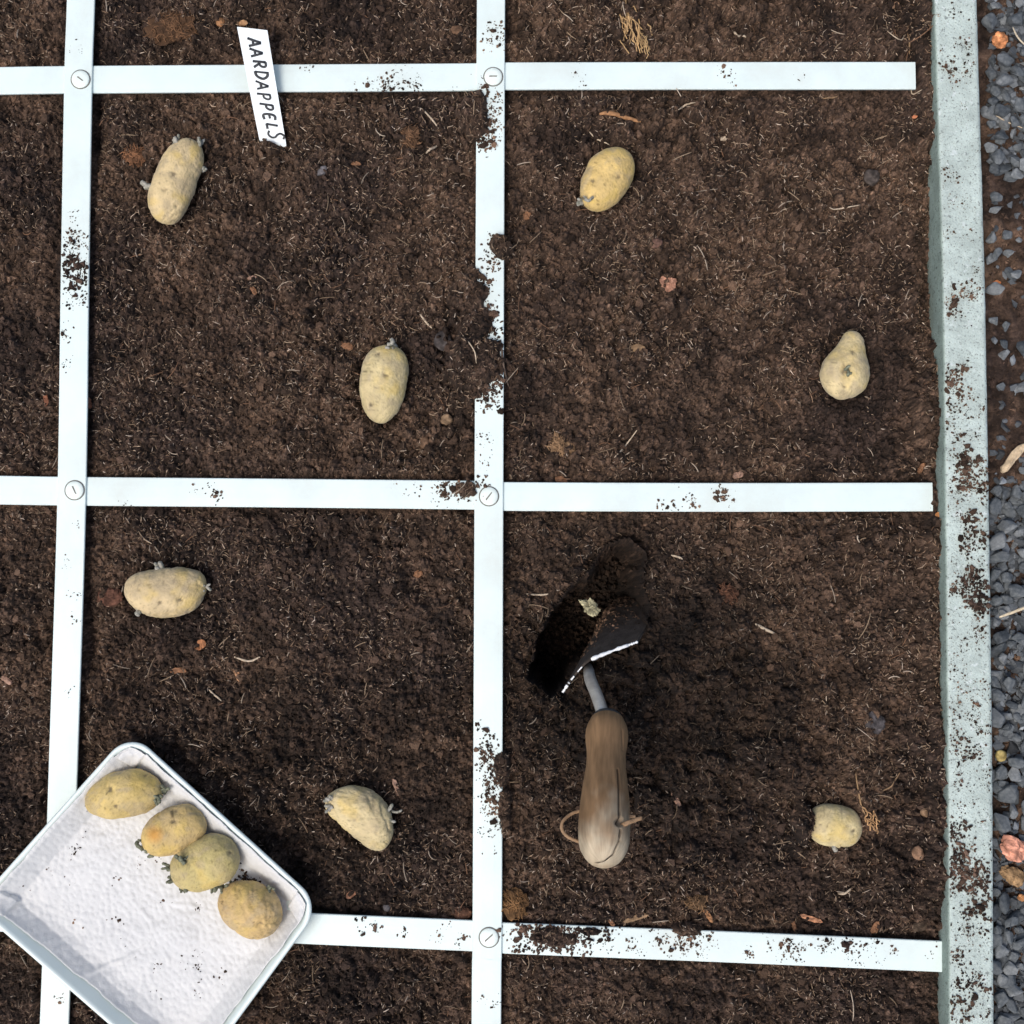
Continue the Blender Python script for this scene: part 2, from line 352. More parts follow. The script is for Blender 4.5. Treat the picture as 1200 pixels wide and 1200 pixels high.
# trowel hole
hin = inside(ppx, ppy, HOLE); hd = poly_dist(ppx, ppy, HOLE, True)
hd = np.maximum(0, hd+9*vn(GX, GY, .007, 88)*np.clip(hd/4, 0, 1)); depth = np.clip(hd/np.where(ppy < 700, 19.0, 9.0), 0, 1)**0.75*np.where(ppy < 690, 0.085+0.0006*(ppy-650), 0.115)
hz = np.where(hin, np.minimum(hz, -0.004-depth+fine*2.5+.004*vn(GX, GY, .007, 57)), hz)
hz -= np.where(~hin, 0.010*np.exp(-hd/18.0)*(1+.6*vn(GX, GY, .008, 55)), 0)
def soil_col(x, y, cid, k=1.0):
    px, py = proj(np.stack([x, y, x*0], -1))
    t = np.clip(0.5+1.2*fbm(x, y, 0.06, 91, 3), 0, 1)[..., None]; u = np.clip(0.5+1.8*fbm(x, y, 0.011, 95, 3), 0, 1)[..., None]
    c = (1-t)*np.array([0.034, 0.0205, 0.0145]) + t*np.array([0.074, 0.043, 0.0265])
    c = c*(0.62+0.76*u)*np.array([1.02, 1.08, 1.14])
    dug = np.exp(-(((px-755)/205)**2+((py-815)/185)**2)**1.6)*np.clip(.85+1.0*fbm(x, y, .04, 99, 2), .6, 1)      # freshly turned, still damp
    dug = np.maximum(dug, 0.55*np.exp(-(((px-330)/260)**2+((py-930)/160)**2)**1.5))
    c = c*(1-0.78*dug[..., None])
    return c*np.exp(1.5*(cid[..., None]-.55))*k
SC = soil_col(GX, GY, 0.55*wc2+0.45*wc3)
SC = SC*np.exp(rng.normal(0, .35, GX.shape))[..., None]
V = np.stack([GX, GY, hz], -1).reshape(-1, 3)
F = gridF(len(gx), len(gy))
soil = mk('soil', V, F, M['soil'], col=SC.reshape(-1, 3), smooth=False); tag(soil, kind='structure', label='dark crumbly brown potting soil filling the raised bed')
fx0 = int(np.searchsorted(gx, -0.395)); fy0 = int(np.searchsorted(gy, -0.385))
def soil_h(x, y):
    x = np.asarray(x, float); y = np.asarray(y, float)
    i = np.clip(np.searchsorted(gx, x)-1, 0, len(gx)-2); j = np.clip(np.searchsorted(gy, y)-1, 0, len(gy)-2)
    a = np.clip((x-gx[i])/(gx[i+1]-gx[i]), 0, 1); b = np.clip((y-gy[j])/(gy[j+1]-gy[j]), 0, 1)
    return (hz[i, j]*(1-a)+hz[i+1, j]*a)*(1-b)+(hz[i, j+1]*(1-a)+hz[i+1, j+1]*a)*b

# ground beyond the slab, lower, with gravel
XS = float(P(1140, 600, SLAB_Z)[0])
gx2 = axis(XS, XS+0.0005, 0.43, 1.2, 0.0016, 1.1); gy2 = axis(-0.9, -0.385, 0.395, 0.9, 0.0016, 1.1)
AX, AY = np.meshgrid(gx2, gy2, indexing='ij')
w1, c1 = worley(AX, AY, 0.004, 141); w2, c2 = worley(AX, AY, 0.0095, 151)
GZ0 = -0.008
hz2 = GZ0 + 0.006*fbm(AX, AY, 0.03, 103, 3) + 0.0022*(0.3+c1)*np.clip(1-(w1/.75)**2, 0, 1) + 0.003*c2*np.clip(1-(w2/.7)**2, 0, 1) + 0.0015*vn(AX, AY, .0018, 8)
C2 = soil_col(AX, AY, c1*0.6+c2*0.4, 1.25)
gravel_ground = mk('gravel_ground', np.stack([AX, AY, hz2], -1).reshape(-1, 3), gridF(len(gx2), len(gy2)), M['soil'], col=C2.reshape(-1, 3))
tag(gravel_ground, kind='structure', label='brown earth with gravel outside the concrete edging')
def ground2_h(x, y):
    i = np.clip(np.searchsorted(gx2, x), 0, len(gx2)-1); j = np.clip(np.searchsorted(gy2, y), 0, len(gy2)-1)
    return hz2[i, j]

# garden ground carrying on all round
xa, xb, ya, yb, B = float(gx[0])+.01, float(gx2[-1])-.01, float(gy[0])+.01, float(gy[-1])-.01, 60.0
RG = [(-B, -B, -.012), (B, -B, -.012), (B, B, -.012), (-B, B, -.012), (xa, ya, -.012), (xb, ya, -.012), (xb, yb, -.012), (xa, yb, -.012)]
M['ground'] = mat('garden_ground', (.06, .04, .027), .95, var=.5, scale=40, bump=.006, bscale=60)
tag(mk('ground', RG, [(0, 1, 5, 4), (1, 2, 6, 5), (2, 3, 7, 6), (3, 0, 4, 7)], M['ground']), kind='structure', label='bare brown garden ground around the bed')
# ------------------------------------------------------------------ concrete edging
pys = np.linspace(-560, 1860, 420)
lx = slab_x(pys, SL)+0.4*vn(pys, pys*0, 9, 4)+0.3*vn(pys, pys*0, 37, 6); rx_ = slab_x(pys, SR)+0.5*vn(pys, pys*0, 7, 14)
Lp = P(lx, pys, SLAB_Z); Rp = P(rx_, pys, SLAB_Z)
rows = []
def off(p, dx, dz): q = p.copy(); q[:, 0] += dx; q[:, 2] += dz; return q
nz1 = 0.0005*vn(pys, pys*0+3, 6, 31)+0.0004*vn(pys, pys*0+5, 19, 32)
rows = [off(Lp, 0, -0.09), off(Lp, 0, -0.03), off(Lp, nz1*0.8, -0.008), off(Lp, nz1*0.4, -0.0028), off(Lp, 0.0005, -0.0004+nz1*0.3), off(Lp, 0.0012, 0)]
for f in np.linspace(0.12, 0.88, 9):
    q = Lp*(1-f)+Rp*f; q[:, 2] += 0.0003*vn(pys, pys*0+f*90, 8, 51); rows.append(q)
rows += [off(Rp, -0.0030, 0), off(Rp, -0.001, -0.0008), off(Rp, nz1*0.5, -0.003), off(Rp, 0.0, -0.03), off(Rp, 0, -0.09)]
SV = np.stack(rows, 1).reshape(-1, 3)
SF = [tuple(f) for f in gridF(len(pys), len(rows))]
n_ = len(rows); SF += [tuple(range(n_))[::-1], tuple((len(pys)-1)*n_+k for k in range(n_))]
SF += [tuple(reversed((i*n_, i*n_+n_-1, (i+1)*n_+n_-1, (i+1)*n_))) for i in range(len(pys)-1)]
slab = mk('concrete_edging', SV, SF, M['concrete'], origin=(float(Lp[210, 0]), 0, -0.07), col=np.tile(np.array([[.55, .60, .57]]*4+[[.8, .84, .82]]+[[1, 1, 1]]*(n_-5)), (len(pys), 1)))  # left face rows darker: its shade, with green damp, put into the colour
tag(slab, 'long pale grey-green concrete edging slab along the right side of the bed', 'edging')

# ------------------------------------------------------------------ planting grid
grid = empty('planting_grid', P(573, 581, -0.001)); tag(grid, 'white plastic planting grid of flat riveted slats laid on the soil', 'planting grid')
for pts, hw, layer in STRIPS:
    c = smoothpath(P([p[0] for p in pts], [p[1] for p in pts], 0.0)[:, :3], 90)
    if layer == 0:
        e = P(pts[-1][0], pts[-1][1], 0.0)
    T = np.gradient(c, axis=0); T /= np.linalg.norm(T, axis=1)[:, None]
    N = np.stack([-T[:, 1], T[:, 0], 0*T[:, 0]], 1)
    s = np.linspace(0, 1, len(c))
    wav = 0.0004*np.sin(s*21+hw*9)+0.0003*np.sin(s*47+hw)
    z0 = ZS[layer] + 0.0
    wd_ = hw*PX
    prof = [(-1, 0.0), (-1, TH-0.0004), (-1+.0005/wd_, TH), (-0.4, TH+0.00015), (0.4, TH+0.00015), (1-.0005/wd_, TH), (1, TH-0.0004), (1, 0.0)]
    rows = []
    for a, zz in prof:
        q = c+N*(a*wd_); q[:, 2] = z0+zz; rows.append(q)
    Vs = np.stack(rows, 1).reshape(-1, 3); k = len(prof)
    Fs = [tuple(f) for f in gridF(len(c), k)]
    Fs += [(i*k+k-1, i*k, (i+1)*k, (i+1)*k+k-1) for i in range(len(c)-1)]
    Fs += [tuple(range(k)), tuple((len(c)-1)*k+j for j in range(k))[::-1]]
    o = mk('slat', Vs, Fs, M['strip'], grid)
    o.data.polygons.foreach_set('use_smooth', np.zeros(len(o.data.polygons), bool))
for i, (rx0, ry0) in enumerate(RIV):
    zt = ZS[1]+TH+0.0002; c = P(rx0, ry0, zt); a = np.linspace(0, 2*math.pi, 40, endpoint=False)
    R = 10.6*PX
    prof = [(R, -0.0003), (R, 0.0006), (R-0.0004, 0.0010), (R*0.55, 0.00125), (0.0002, 0.0013)]
    Vr = np.vstack([np.stack([c[0]+r*np.cos(a), c[1]+r*np.sin(a), c[2]+z+0*a], 1) for r, z in prof])
    Fr = [tuple(f) for f in gridF(len(prof), 40, True)]+[tuple(4*40+k for k in range(40))]
    rv = mk('rivet', Vr, Fr, M['rivet'], grid)
    ang = (-0.6, 0.05, -1.1, 0.95, 0.75)[i]; d = np.array([math.cos(ang), math.sin(ang), 0]); n2 = np.array([-d[1], d[0], 0])
    cc = c+np.array([0, 0, 0.00118]); hl, hw_ = R*(.42+.05*i), 0.0006
    Vt = np.array([cc+d*sx*hl*f+n2*sy*hw_*g+np.array([0, 0, zz]) for zz in (0, 0.0003) for sx, sy, f, g in ((-1, -1, 1, .5), (1, -1, .8, .8), (1, 1, 1, .4), (-1, 1, .85, 1))])
    mk('slot', Vt, [(4, 5, 6, 7), (0, 1, 5, 4), (1, 2, 6, 5), (2, 3, 7, 6), (3, 0, 4, 7)], M['slot'], rv, smooth=False)
    ring = [(R+0.0001, 0.0), (R+0.0001, 0.00025), (R+0.0008, 0.00025), (R+0.0008, 0.0)]
    rr = 1+0.02*rng.standard_normal(40)
    Vg = np.vstack([np.stack([c[0]+r*np.cos(a)*(1 if r < R+.0005 else 1), c[1]+r*np.sin(a), c[2]+z-0.0001+0*a], 1) for r, z in ring])
    mk('dirt_ring', Vg, [tuple(f) for f in gridF(4, 40, True)], M['slot'], rv)

# ------------------------------------------------------------------ plant label with handwriting
LC = [(278, 32, .0165), (313.5, 36, .0165), (336, 172, .0005), (305, 168, .0005)]
C4 = np.array([P(*q) for q in LC])
def lab(u, v, lift=0.0):       # u across 0..1 (left to right), v along 0..1 (top to foot), can go past 1 into the soil
    p = (C4[0]*(1-u)+C4[1]*u)*(1-v)+(C4[3]*(1-u)+C4[2]*u)*v
    bow = 0.0010*math.sin(math.pi*min(max(v, 0), 1))
    return p+np.array([0, 0, lift+bow])
pl = empty('plant_label', lab(0.5, 1.0)); tag(pl, 'white plastic plant label hand-lettered AARDAPPELS leaning over the upper slat', 'plant label')
vv = np.linspace(0, 1.28, 30); Vl = []
for v in vv:
    sh = max(0, (v-1.0)/0.28)
    for u, l in ((0+.4*sh, 0), (0+.4*sh, .0009), (0.5, .0010), (1-.4*sh, .0009), (1-.4*sh, 0)): Vl.append(lab(u, min(v, 1+.05*sh), l - sh*0.03))
Fl = [tuple(f) for f in gridF(30, 5, True)]+[(4, 3, 2, 1, 0), tuple(29*5+k for k in range(5))]
mk('stick', np.array(Vl), Fl, M['label'], pl, smooth=False)
GL = {'A': [[(0, 0), (.42, 1), (.85, 0)], [(.12, .38), (.75, .36)]], 'R': [[(.1, 0), (.12, 1)], [(.12, 1), (.6, .95), (.68, .7), (.5, .52), (.12, .5)], [(.3, .5), (.8, 0)]],
      'D': [[(.1, 0), (.12, 1)], [(.02, 1), (.5, .92), (.8, .55), (.55, .1), (.05, 0)]], 'P': [[(.12, -.05), (.14, 1)], [(.1, 1), (.55, .98), (.68, .74), (.5, .48), (.14, .46)]],
      'E': [[(.72, .95), (.3, .98), (.1, .75), (.12, .2), (.35, 0), (.75, .06)], [(.12, .52), (.6, .53)]], 'L': [[(.15, 1), (.12, .02), (.7, .05)]],
      'S': [[(.75, .92), (.4, 1.02), (.2, .8), (.35, .58), (.62, .4), (.66, .15), (.38, -.02), (.02, .08)]]}
word = 'AARDAPPELS'
# along positions of each letter (v of its start), height across u0..u1
starts = np.array([.085, .175, .275, .365, .455, .555, .64, .725, .81, .875])+0.005
for i, ch in enumerate(word):
    parts = []
    v0 = starts[i]; lw = 0.080 if ch in 'AD' else 0.075
    u0 = 0.30 if i < 8 else 0.36; u1 = 0.74 if i < 8 else 0.78
    if ch == 'S': u0, u1, lw = 0.38, 0.95, 0.085
    jit = rng.uniform(-.03, .03, 2); sl = rng.uniform(-.08, .08)
    for st in GL[ch]:
        pts = [(x+sl*y, y) for x, y in st]
        pts = smoothpath(np.array(pts), 5*len(pts)) if len(pts) > 3 else np.array(pts)
        q = np.array([lab(u0+jit[0]+(u1-u0)*y, v0+lw*x, 0.00108) for x, y in pts])
        if len(q) == 2: q = np.array([q[0]*(1-t)+q[1]*t for t in np.linspace(0, 1, 5)])
        elif len(q) == 3: q = np.vstack([[q[0]*(1-t)+q[1]*t for t in np.linspace(0, .96, 5)], [q[1]*(1-t)+q[2]*t for t in np.linspace(.04, 1, 5)]])
        parts.append(tube(q, 0.00092*rng.uniform(.85, 1.15), 6, 0.22))
    Vx, Fx = join(parts); mk('letter', Vx, Fx, M['ink'], pl)

# ------------------------------------------------------------------ tray and paper towel
ZR = 0.024; Z0 = ZS[1]+TH+0.0008
TC = np.array([P(x, y, ZR) for x, y in TRAYC])      # top, right, bottom, left
TCEN = TC.mean(0); A_ = TC[0]; B_ = TC[1]; C_ = TC[2]; D_ = TC[3]
HU = 0.5*(np.linalg.norm(B_-A_)+np.linalg.norm(C_-D_))/2; HV = 0.5*(np.linalg.norm(D_-A_)+np.linalg.norm(C_-B_))/2
def tuv(u, v):   # metres in tray plane: u from A towards B, v from A towards D, centred
    s = (u/HU+1)/2; t = (v/HV+1)/2; s = np.asarray(s)[..., None]; t = np.asarray(t)[..., None]
    return (A_*(1-s)+B_*s)*(1-t)+(D_*(1-s)+C_*s)*t
def rrect(inset, rad, n=12):
    hu, hv = HU-inset, HV-inset; out = []
    for cx, cy, a0 in ((hu-rad, hv-rad, 0), (-hu+rad, hv-rad, 90), (-hu+rad, -hv+rad, 180), (hu-rad, -hv+rad, 270)):
        for a in np.linspace(a0, a0+90, n): out.append((cx+rad*math.cos(math.radians(a)), cy+rad*math.sin(math.radians(a))))
    # densify straight runs
    q = []
    for i in range(len(out)):
        p0 = np.array(out[i]); p1 = np.array(out[(i+1) % len(out)]); q.append(p0)
        if np.linalg.norm(p1-p0) > 0.02:
            for t in np.linspace(0, 1, 12)[1:-1]: q.append(p0*(1-t)+p1*t)
    return np.array(q)
RAD = 0.019
tprof = [(0.017, Z0+0.0005, .014), (0.0155, Z0+.0005, .014), (0.0035, ZR-0.004, .0175), (0.0022, ZR-0.0022, .018), (0.0, ZR-0.0022, RAD), (-.0002, ZR-.001, RAD), (0.0004, ZR, RAD), (0.0013, ZR+.0003, .0185), (0.0028, ZR, .018), (0.0038, ZR-.0014, .0172), (0.0175, Z0+.0034, .013), (0.020, Z0+.0018, .012), (0.025, Z0+.0014, .010)]
rows = []
for ins, z, r in tprof:
    q = rrect(ins, r); p = tuv(q[:, 0], q[:, 1]); p[:, 2] = z; rows.append(p)
nt_ = len(rows[0]); TV = np.vstack(rows); TF = [tuple(f)[::-1] for f in gridF(len(rows), nt_, True)]
TF.append(tuple((len(rows)-1)*nt_+k for k in range(nt_))); TF.append(tuple(range(nt_))[::-1])
tray = mk('tray', TV, TF, M['tray'], origin=(TCEN[0], TCEN[1], Z0)); tag(tray, 'shallow white plastic tray with rounded corners at the lower left', 'tray')
# towel: grid that follows the tray floor and climbs its walls
nu, nv = 230, 205
U, Vv = np.meshgrid(np.linspace(-1, 1, nu), np.linspace(-1, 1, nv), indexing='ij')
def edgew(t, s): return 0.0016*vn(t, t*0+s*7, .55, 7)+0.0012*vn(t, t*0+s*11, .16, 9)+.0005*vn(t, t*0+s*5, .05, 3)
umin = -HU+0.0038+edgew(Vv, 1.); umax = HU-0.0062+edgew(Vv, 2.); vmin = -HV+0.0036+edgew(U, 3.); vmax = HV-0.0098+edgew(U, 4.)-0.002*np.clip(U, -1, 1)
UU = umin+(umax-umin)*(U+1)/2; VV = vmin+(vmax-vmin)*(Vv+1)/2
ins = np.minimum(np.minimum(UU+HU, HU-UU), np.minimum(VV+HV, HV-VV))
# rounded corners
du = np.maximum(0, np.abs(UU)-(HU-RAD)); dv = np.maximum(0, np.abs(VV)-(HV-RAD)); cr = RAD-np.hypot(du, dv)
ins = np.where((du > 0) & (dv > 0), np.minimum(ins, cr*.82-.0012), ins)
zf = np.interp(ins, [0.0, 0.0055, 0.0175, 0.024, 0.2], [ZR-.0003, ZR-.0013, Z0+.0044, Z0+.0024, Z0+.0024])
pu, pv = UU, VV
wr_ = 0.0065*np.clip(fbm(pu*1.0+pv*.4, pv*.5-pu*.2, 0.026, 201, 3), -.05, 1) + 0.0016*np.exp(-((pu*0.55+pv+0.012*vn(pu, pv, .03, 8)+.004)/0.0022)**2)*np.clip(0.5+fbm(pu, pv, .05, 17, 2)*2, 0, 1)
wr_ = np.maximum(wr_, 0)+0.0017*np.clip(1-np.abs(fbm(pu*.8+pv*.5, pv-.4*pu, .045, 251, 2))/.045, 0, 1)*np.clip(.3+2*fbm(pu, pv, .05, 253, 2), 0, 1)
ed, ec = worley(pu, pv, .0040, 733); em = 0.00062*(.5+.5*ec)*np.clip(1-(ed/.5)**2, 0, 1)+.0004*vn(pu, pv, .003, 5)
edge_d = np.minimum(np.minimum(U+1, 1-U), np.minimum(Vv+1, 1-Vv))
zt_ = zf+0.0006+np.maximum(wr_, 0)*np.clip(edge_d*9, 0.25, 1)+em + 0.0010*np.clip(1-edge_d*26, 0, 1)*np.clip(0.6+2*vn(pu, pv, .011, 61), 0, 1.4)
TP = tuv(UU, VV); TP[..., 2] = zt_
# inner corners of towel can't leave the rounded tray: pull in
over = np.clip(0.0034-ins, 0, 1)
TP[..., 0] += (TCEN[0]-TP[..., 0])*over*12*0.6; TP[..., 1] += (TCEN[1]-TP[..., 1])*over*12*0.6
towel = mk('paper_towel', TP.reshape(-1, 3), gridF(nu, nv), M['towel'], origin=(TCEN[0], TCEN[1], Z0+.002))
if True:
    me = towel.data; me.flip_normals()
    sol = towel.modifiers.new('thickness', 'SOLIDIFY'); sol.thickness = 0.0003; sol.offset = -1
tag(towel, 'embossed white paper towel lining the tray, speckled with soil', 'paper towel')
TPf = TP.reshape(-1, 3)
def towel_z(x, y):
    d = (TPf[:, 0]-x)**2+(TPf[:, 1]-y)**2; return TPf[int(d.argmin()), 2]

# ------------------------------------------------------------------ potatoes
def potato(p, idx):
    r = np.random.default_rng(100+idx)
    Wm = p['W']*PX; Lm = p['L']*PX; hgt = 0.84
    if p.get('tray'):
        zc0 = 0.010+0.02; c0 = P(*p['c'], zc0); base = towel_z(c0[0], c0[1])-0.0006
    else:
        c0 = P(*p['c'], 0.008); base = float(np.median(soil_h(c0[0]+r.normal(0, .006, 40), c0[1]+r.normal(0, .006, 40))))+0.0005
        if p['c'][0] == 977: base -= 0.004
    zc = base+hgt*Wm/2*0.93
    k = (H-zc)/H                        # nearer the lens: smaller in metres for the same pixels
    Wm *= k; Lm *= k; zc = base+hgt*Wm/2*0.95
    c = P(*p['c'], zc)
    nu_, nv_ = 72, 84
    s = -np.cos(np.linspace(0.0, math.pi, nu_)); ph = np.linspace(0, 2*math.pi, nv_, endpoint=False)
    n = p['n']; rad = np.clip(1-np.abs(s)**n, 0, 1)**(1/2.05)
    tp = p['t']
    rad = rad*(1+tp*s-0.10*abs(tp)*0)
    if abs(tp) > .2:
        rad = np.interp(s, [-1, -.97, -.9, -.78, -.6, -.35, -.1, .15, .35, .52, .7, .85, .95, .985, 1], [0, .26, .48, .70, .90, 1.0, .98, .86, .70, .57, .50, .42, .27, .15, 0])
        rad[2:-2] = np.convolve(rad, np.ones(5)/5, 'same')[2:-2]
        rad /= rad.max()
    S, PH = np.meshgrid(s, ph, indexing='ij'); Rr = rad[:, None]*np.ones_like(PH)
    x = S*Lm/2; y = np.cos(PH)*Rr*Wm/2; z = np.sin(PH)*Rr*Wm/2*hgt
    y = y+p['b']*Lm*(0.45-S**2)*1.0*(1 if abs(tp) <= .2 else 0)
    # lumps and wrinkles
    nrm = np.stack([S*0.5, np.cos(PH), np.sin(PH)], -1); nrm /= np.linalg.norm(nrm, axis=-1, keepdims=True)
    e = idx*0.37
    lump = 0.0014*(fbm(x+e, y*1.1+z*0.7, 0.019, 300+idx, 2))+0.0006*fbm(x+e, y-z*.8, 0.006, 320+idx, 2)
    rid = np.abs(fbm(x*0.55+e+0.5*y, y+0.6*z+0.3*x, 0.0075, 340+idx, 3)); wrk = -np.clip(1-rid/0.10, 0, 1)*0.0014*p['wr']
    rid2 = np.abs(fbm(x*0.5-0.4*y+e, y-.5*z, 0.0042, 360+idx, 2)); wrk += -np.clip(1-rid2/0.13, 0, 1)*0.00065*p['wr']
    fade = np.clip(Rr*2.0, 0, 1)
    d = (lump+wrk)*fade
    x = x+nrm[..., 0]*d; y = y+nrm[..., 1]*d; z = z+nrm[..., 2]*d
    a = math.radians(p['a']); ca, sa = math.cos(a), math.sin(a)
    W3 = np.stack([c[0]+x*ca-y*sa, c[1]+x*sa+y*ca, c[2]+z], -1)
    col0 = np.array(p['col'])
    t1 = np.clip(0.5+1.4*fbm(x+e, y+z, 0.014, 380+idx, 3), 0, 1)[..., None]
    t2 = np.clip(0.2+2.2*fbm(x-e, y-z, 0.010, 390+idx, 3), 0, 1)[..., None]
    cc = col0*(0.90+0.22*t1)
    cc = cc*(1-0.30*t2)+0.30*t2*np.array([0.40, 0.31, 0.19])
    sp_ = np.clip((vn(x+e, y+z*1.3, 0.0016, 400+idx)-0.36)*9, 0, 1)[..., None]; cc = cc*(1-0.55*sp_)
    net = np.clip(1-np.abs(fbm(x*1.2+e, y+z*1.1, .0036, 410+idx, 3))/.08, 0, 1)[..., None]; cc = cc*(1-0.30*net)
    yel = np.clip((3.2 if idx == 1 else 2.4)*fbm(x+2*e, y+z, .012, 415+idx, 3)-.12, 0, 1)[..., None]; cc = cc*(1-yel*.5)+yel*.5*np.array([.62, .44, .11])
    flk = np.clip(3.5*fbm(x-3*e, y*1.3-z, .007, 418+idx, 3)-.45, 0, 1)[..., None]; cc = cc*(1-.45*flk)+.45*flk*np.array([.36, .29, .19])
    qx, qy = proj(W3)
    top = np.sin(PH) > -0.1
    if 'patch' in p:
        m = np.clip(1.3-np.hypot((qx-p['patch'][0]), (qy-p['patch'][1]))/p['patch'][2], 0, 1)[..., None]*top[..., None]
        cc = cc*(1-m)+m*np.array([0.50, 0.26, 0.06])
    for ex, ey, er in p['eyes']:
        wob = 1+1.2*vn(qx, qy, 2.2, 420+idx)
        m = np.clip(1.5-np.hypot((qx-ex), (qy-ey)*1.35)*wob/(er*0.66), 0, 1)*top
        W3[..., 2] -= 0.0011*np.clip(1.5-np.hypot(qx-ex, qy-ey)/(er*1.0), 0, 1)*top
        cc = cc*(1-0.85*m[..., None])+0.85*m[..., None]*np.array([0.10, 0.08, 0.05])
    Vp = W3.reshape(-1, 3); Fp = [tuple(f)[::-1] for f in gridF(nu_, nv_, True)]
    root = empty('potato', (c[0], c[1], base)); tag(root, p['label'], 'potato', 'potatoes in the tray' if p.get('tray') else 'potatoes set out on the soil')
    mk('tuber', Vp, Fp, M['potato'], root, col=cc.reshape(-1, 3))
    # sprouts: clusters of short knobbly shoots that start inside the skin
    for sx, sy, ang, ln, kind in p['sp']:
        parts = []
        dd = (W3[..., :]-0).reshape(-1, 3); qxx, qyy = proj(dd); best = ((qxx-sx)**2+(qyy-sy)**2) - (dd[:, 2]-base)*2e3*0
        cand = np.where(best < best.min()+14)[0]; v0 = dd[cand[dd[cand, 2].argmax()]] if kind == 2 and False else dd[cand[np.argsort(dd[cand, 2])[int(len(cand)*0.7)]]]
        out = math.radians(ang)
        inner = np.hypot(sx-p['c'][0], sy-p['c'][1]) < p['W']*0.36
        for q in range({0: 3, 1: 4, 2: 5}[kind]):
            aa = out+r.normal(0, 0.30 if kind == 0 else 0.75); el = r.uniform(0.15, 0.9) if not inner else r.uniform(0.5, 1.2)
            l = ln*PX*r.uniform(0.45, 1.1)*(1.1 if q else 1.3)
            dv_ = np.array([math.cos(aa)*math.cos(el), math.sin(aa)*math.cos(el), math.sin(el)])
            st = v0-dv_*0.0018+r.normal(0, 0.0008 if kind == 0 else 0.0016, 3)
            bend = r.normal(0, 0.0007, 3)
            pp = np.array([st+dv_*(l+0.0018)*t+bend*math.sin(t*3) for t in np.linspace(0, 1, 7)])
            rr = (0.0017 if kind == 0 else 0.00125)*r.uniform(.8, 1.25)*np.array([1.1, 1.0, .85, 1.0, .8, .95, .35])
            parts.append(tube(pp, rr, 7))
        Vq, Fq = join(parts); mk('sprout', Vq, Fq, M['sprout'] if kind == 2 else M['sprout_pale'], root)
    return root
for i, p in enumerate(POT): potato(p, i)

# ------------------------------------------------------------------ hand trowel
ZB, ZC = 0.130, 0.046
bC = P(711.5, 846, ZC); bE = P(707, 1012, ZB)
tr = empty('hand_trowel', P(700, 775, -0.01)); tag(tr, 'hand trowel with weathered wooden handle, its blade pushed into the soil', 'trowel')
ax = bE-bC; HLn = np.linalg.norm(ax); ax /= HLn
side = np.cross(ax, [0, 0, 1]); side /= np.linalg.norm(side); upv = np.cross(side, ax)
ts = np.concatenate([np.linspace(0, .9, 120), .9+.1*np.sin(np.linspace(0, math.pi/2, 50))[1:]])
rp = np.interp(ts, [0, .02, .06, .11, .16, .24, .34, .48, .62, .75, .85, .92], [.80, .93, 1.02, 1.06, 1.02, .94, .95, 1.07, 1.17, 1.20, 1.17, 1.09])
kk = np.ones(9)/9; rp2 = np.convolve(np.pad(rp, 4, 'edge'), kk, 'valid'); rp = rp2
cap = np.clip((ts-.84)/.16, 0, 1); rp = rp*np.sqrt(np.clip(1-cap**2.6, 0.0004, 1))
rp = rp*0.0137
na = 120; an = np.linspace(0, 2*math.pi, na, endpoint=False)
Tt, An = np.meshgrid(ts, an, indexing='ij'); Rr = rp[:, None]*np.ones_like(An)
cen = bC[None, None]+ax*(Tt*HLn)[..., None]
dirn = np.cos(An)[..., None]*side+np.sin(An)[..., None]*upv
HVt = cen+dirn*Rr[..., None]
qx, qy = proj(HVt); face = (dirn@upv > -0.35)
CR = [[(724, 902), (725.5, 925), (725.5, 945), (726.5, 962)], [(727.5, 972), (726, 985), (719, 1001), (709, 1008), (689, 1014)], [(729, 855), (730, 880)]]
dcr = np.minimum(poly_dist(qx, qy, CR[0]), poly_dist(qx, qy, CR[1]))
wcr = np.clip(1-dcr/1.15, 0, 1)*face
d2 = poly_dist(qx, qy, CR[2]); wcr2 = np.clip(1-d2/0.9, 0, 1)*face*0.4
dh = np.hypot(qx-726, qy-963); whole = np.clip(1.2-dh/5.0, 0, 1)*face
HVt = HVt-dirn*(np.maximum(wcr, wcr2)*0.0028+whole*0.005)[..., None]
brown = np.array([0.235, 0.140, 0.070]); grey = np.array([0.40, 0.33, 0.23])
fw = np.clip((Tt-0.66)/0.28+1.1*fbm(HVt[..., 0], HVt[..., 1], .012, 501, 3), 0, 1)[..., None]
hc = brown*(1-fw)+grey*fw
hc = hc*(0.86+0.5*np.clip(fbm(HVt[..., 0]*2.5, HVt[..., 1]*.4, .01, 511, 3)+.3, 0, 1))[..., None]
dk = np.clip(wcr*1.6, 0, 1)[..., None]; hc = hc*(1-dk)+dk*np.array([0.02, 0.014, 0.01])    # near-black along the split
HF = [tuple(f)[::-1] for f in gridF(len(ts), na, True)]+[tuple(range(na)), tuple((len(ts)-1)*na+k for k in range(na))[::-1]]
hnd = mk('handle', HVt.reshape(-1, 3), HF, M['wood'], tr, col=hc.reshape(-1, 3))
gat = hnd.data.attributes.new('Grain', 'FLOAT_VECTOR', 'POINT')
gat.data.foreach_set('vector', np.stack([np.abs(An-math.pi*1.5)*0.0137, Tt*HLn, 0*Tt], -1).astype(np.float32).ravel())
cp = np.array([bC+ax*t for t in (-.0042, -.0040, -.0005, .004)])
Vc, Fc = tube(cp, [0.0070, .0096, .0114, .0116], 40); mk('collar', Vc, Fc, M['collar'], tr)
sh_z = 0.008
A3 = P(690, 776, sh_z+.002); L3 = P(660, 812, sh_z-.003); R3 = P(748, 753, sh_z-.002)
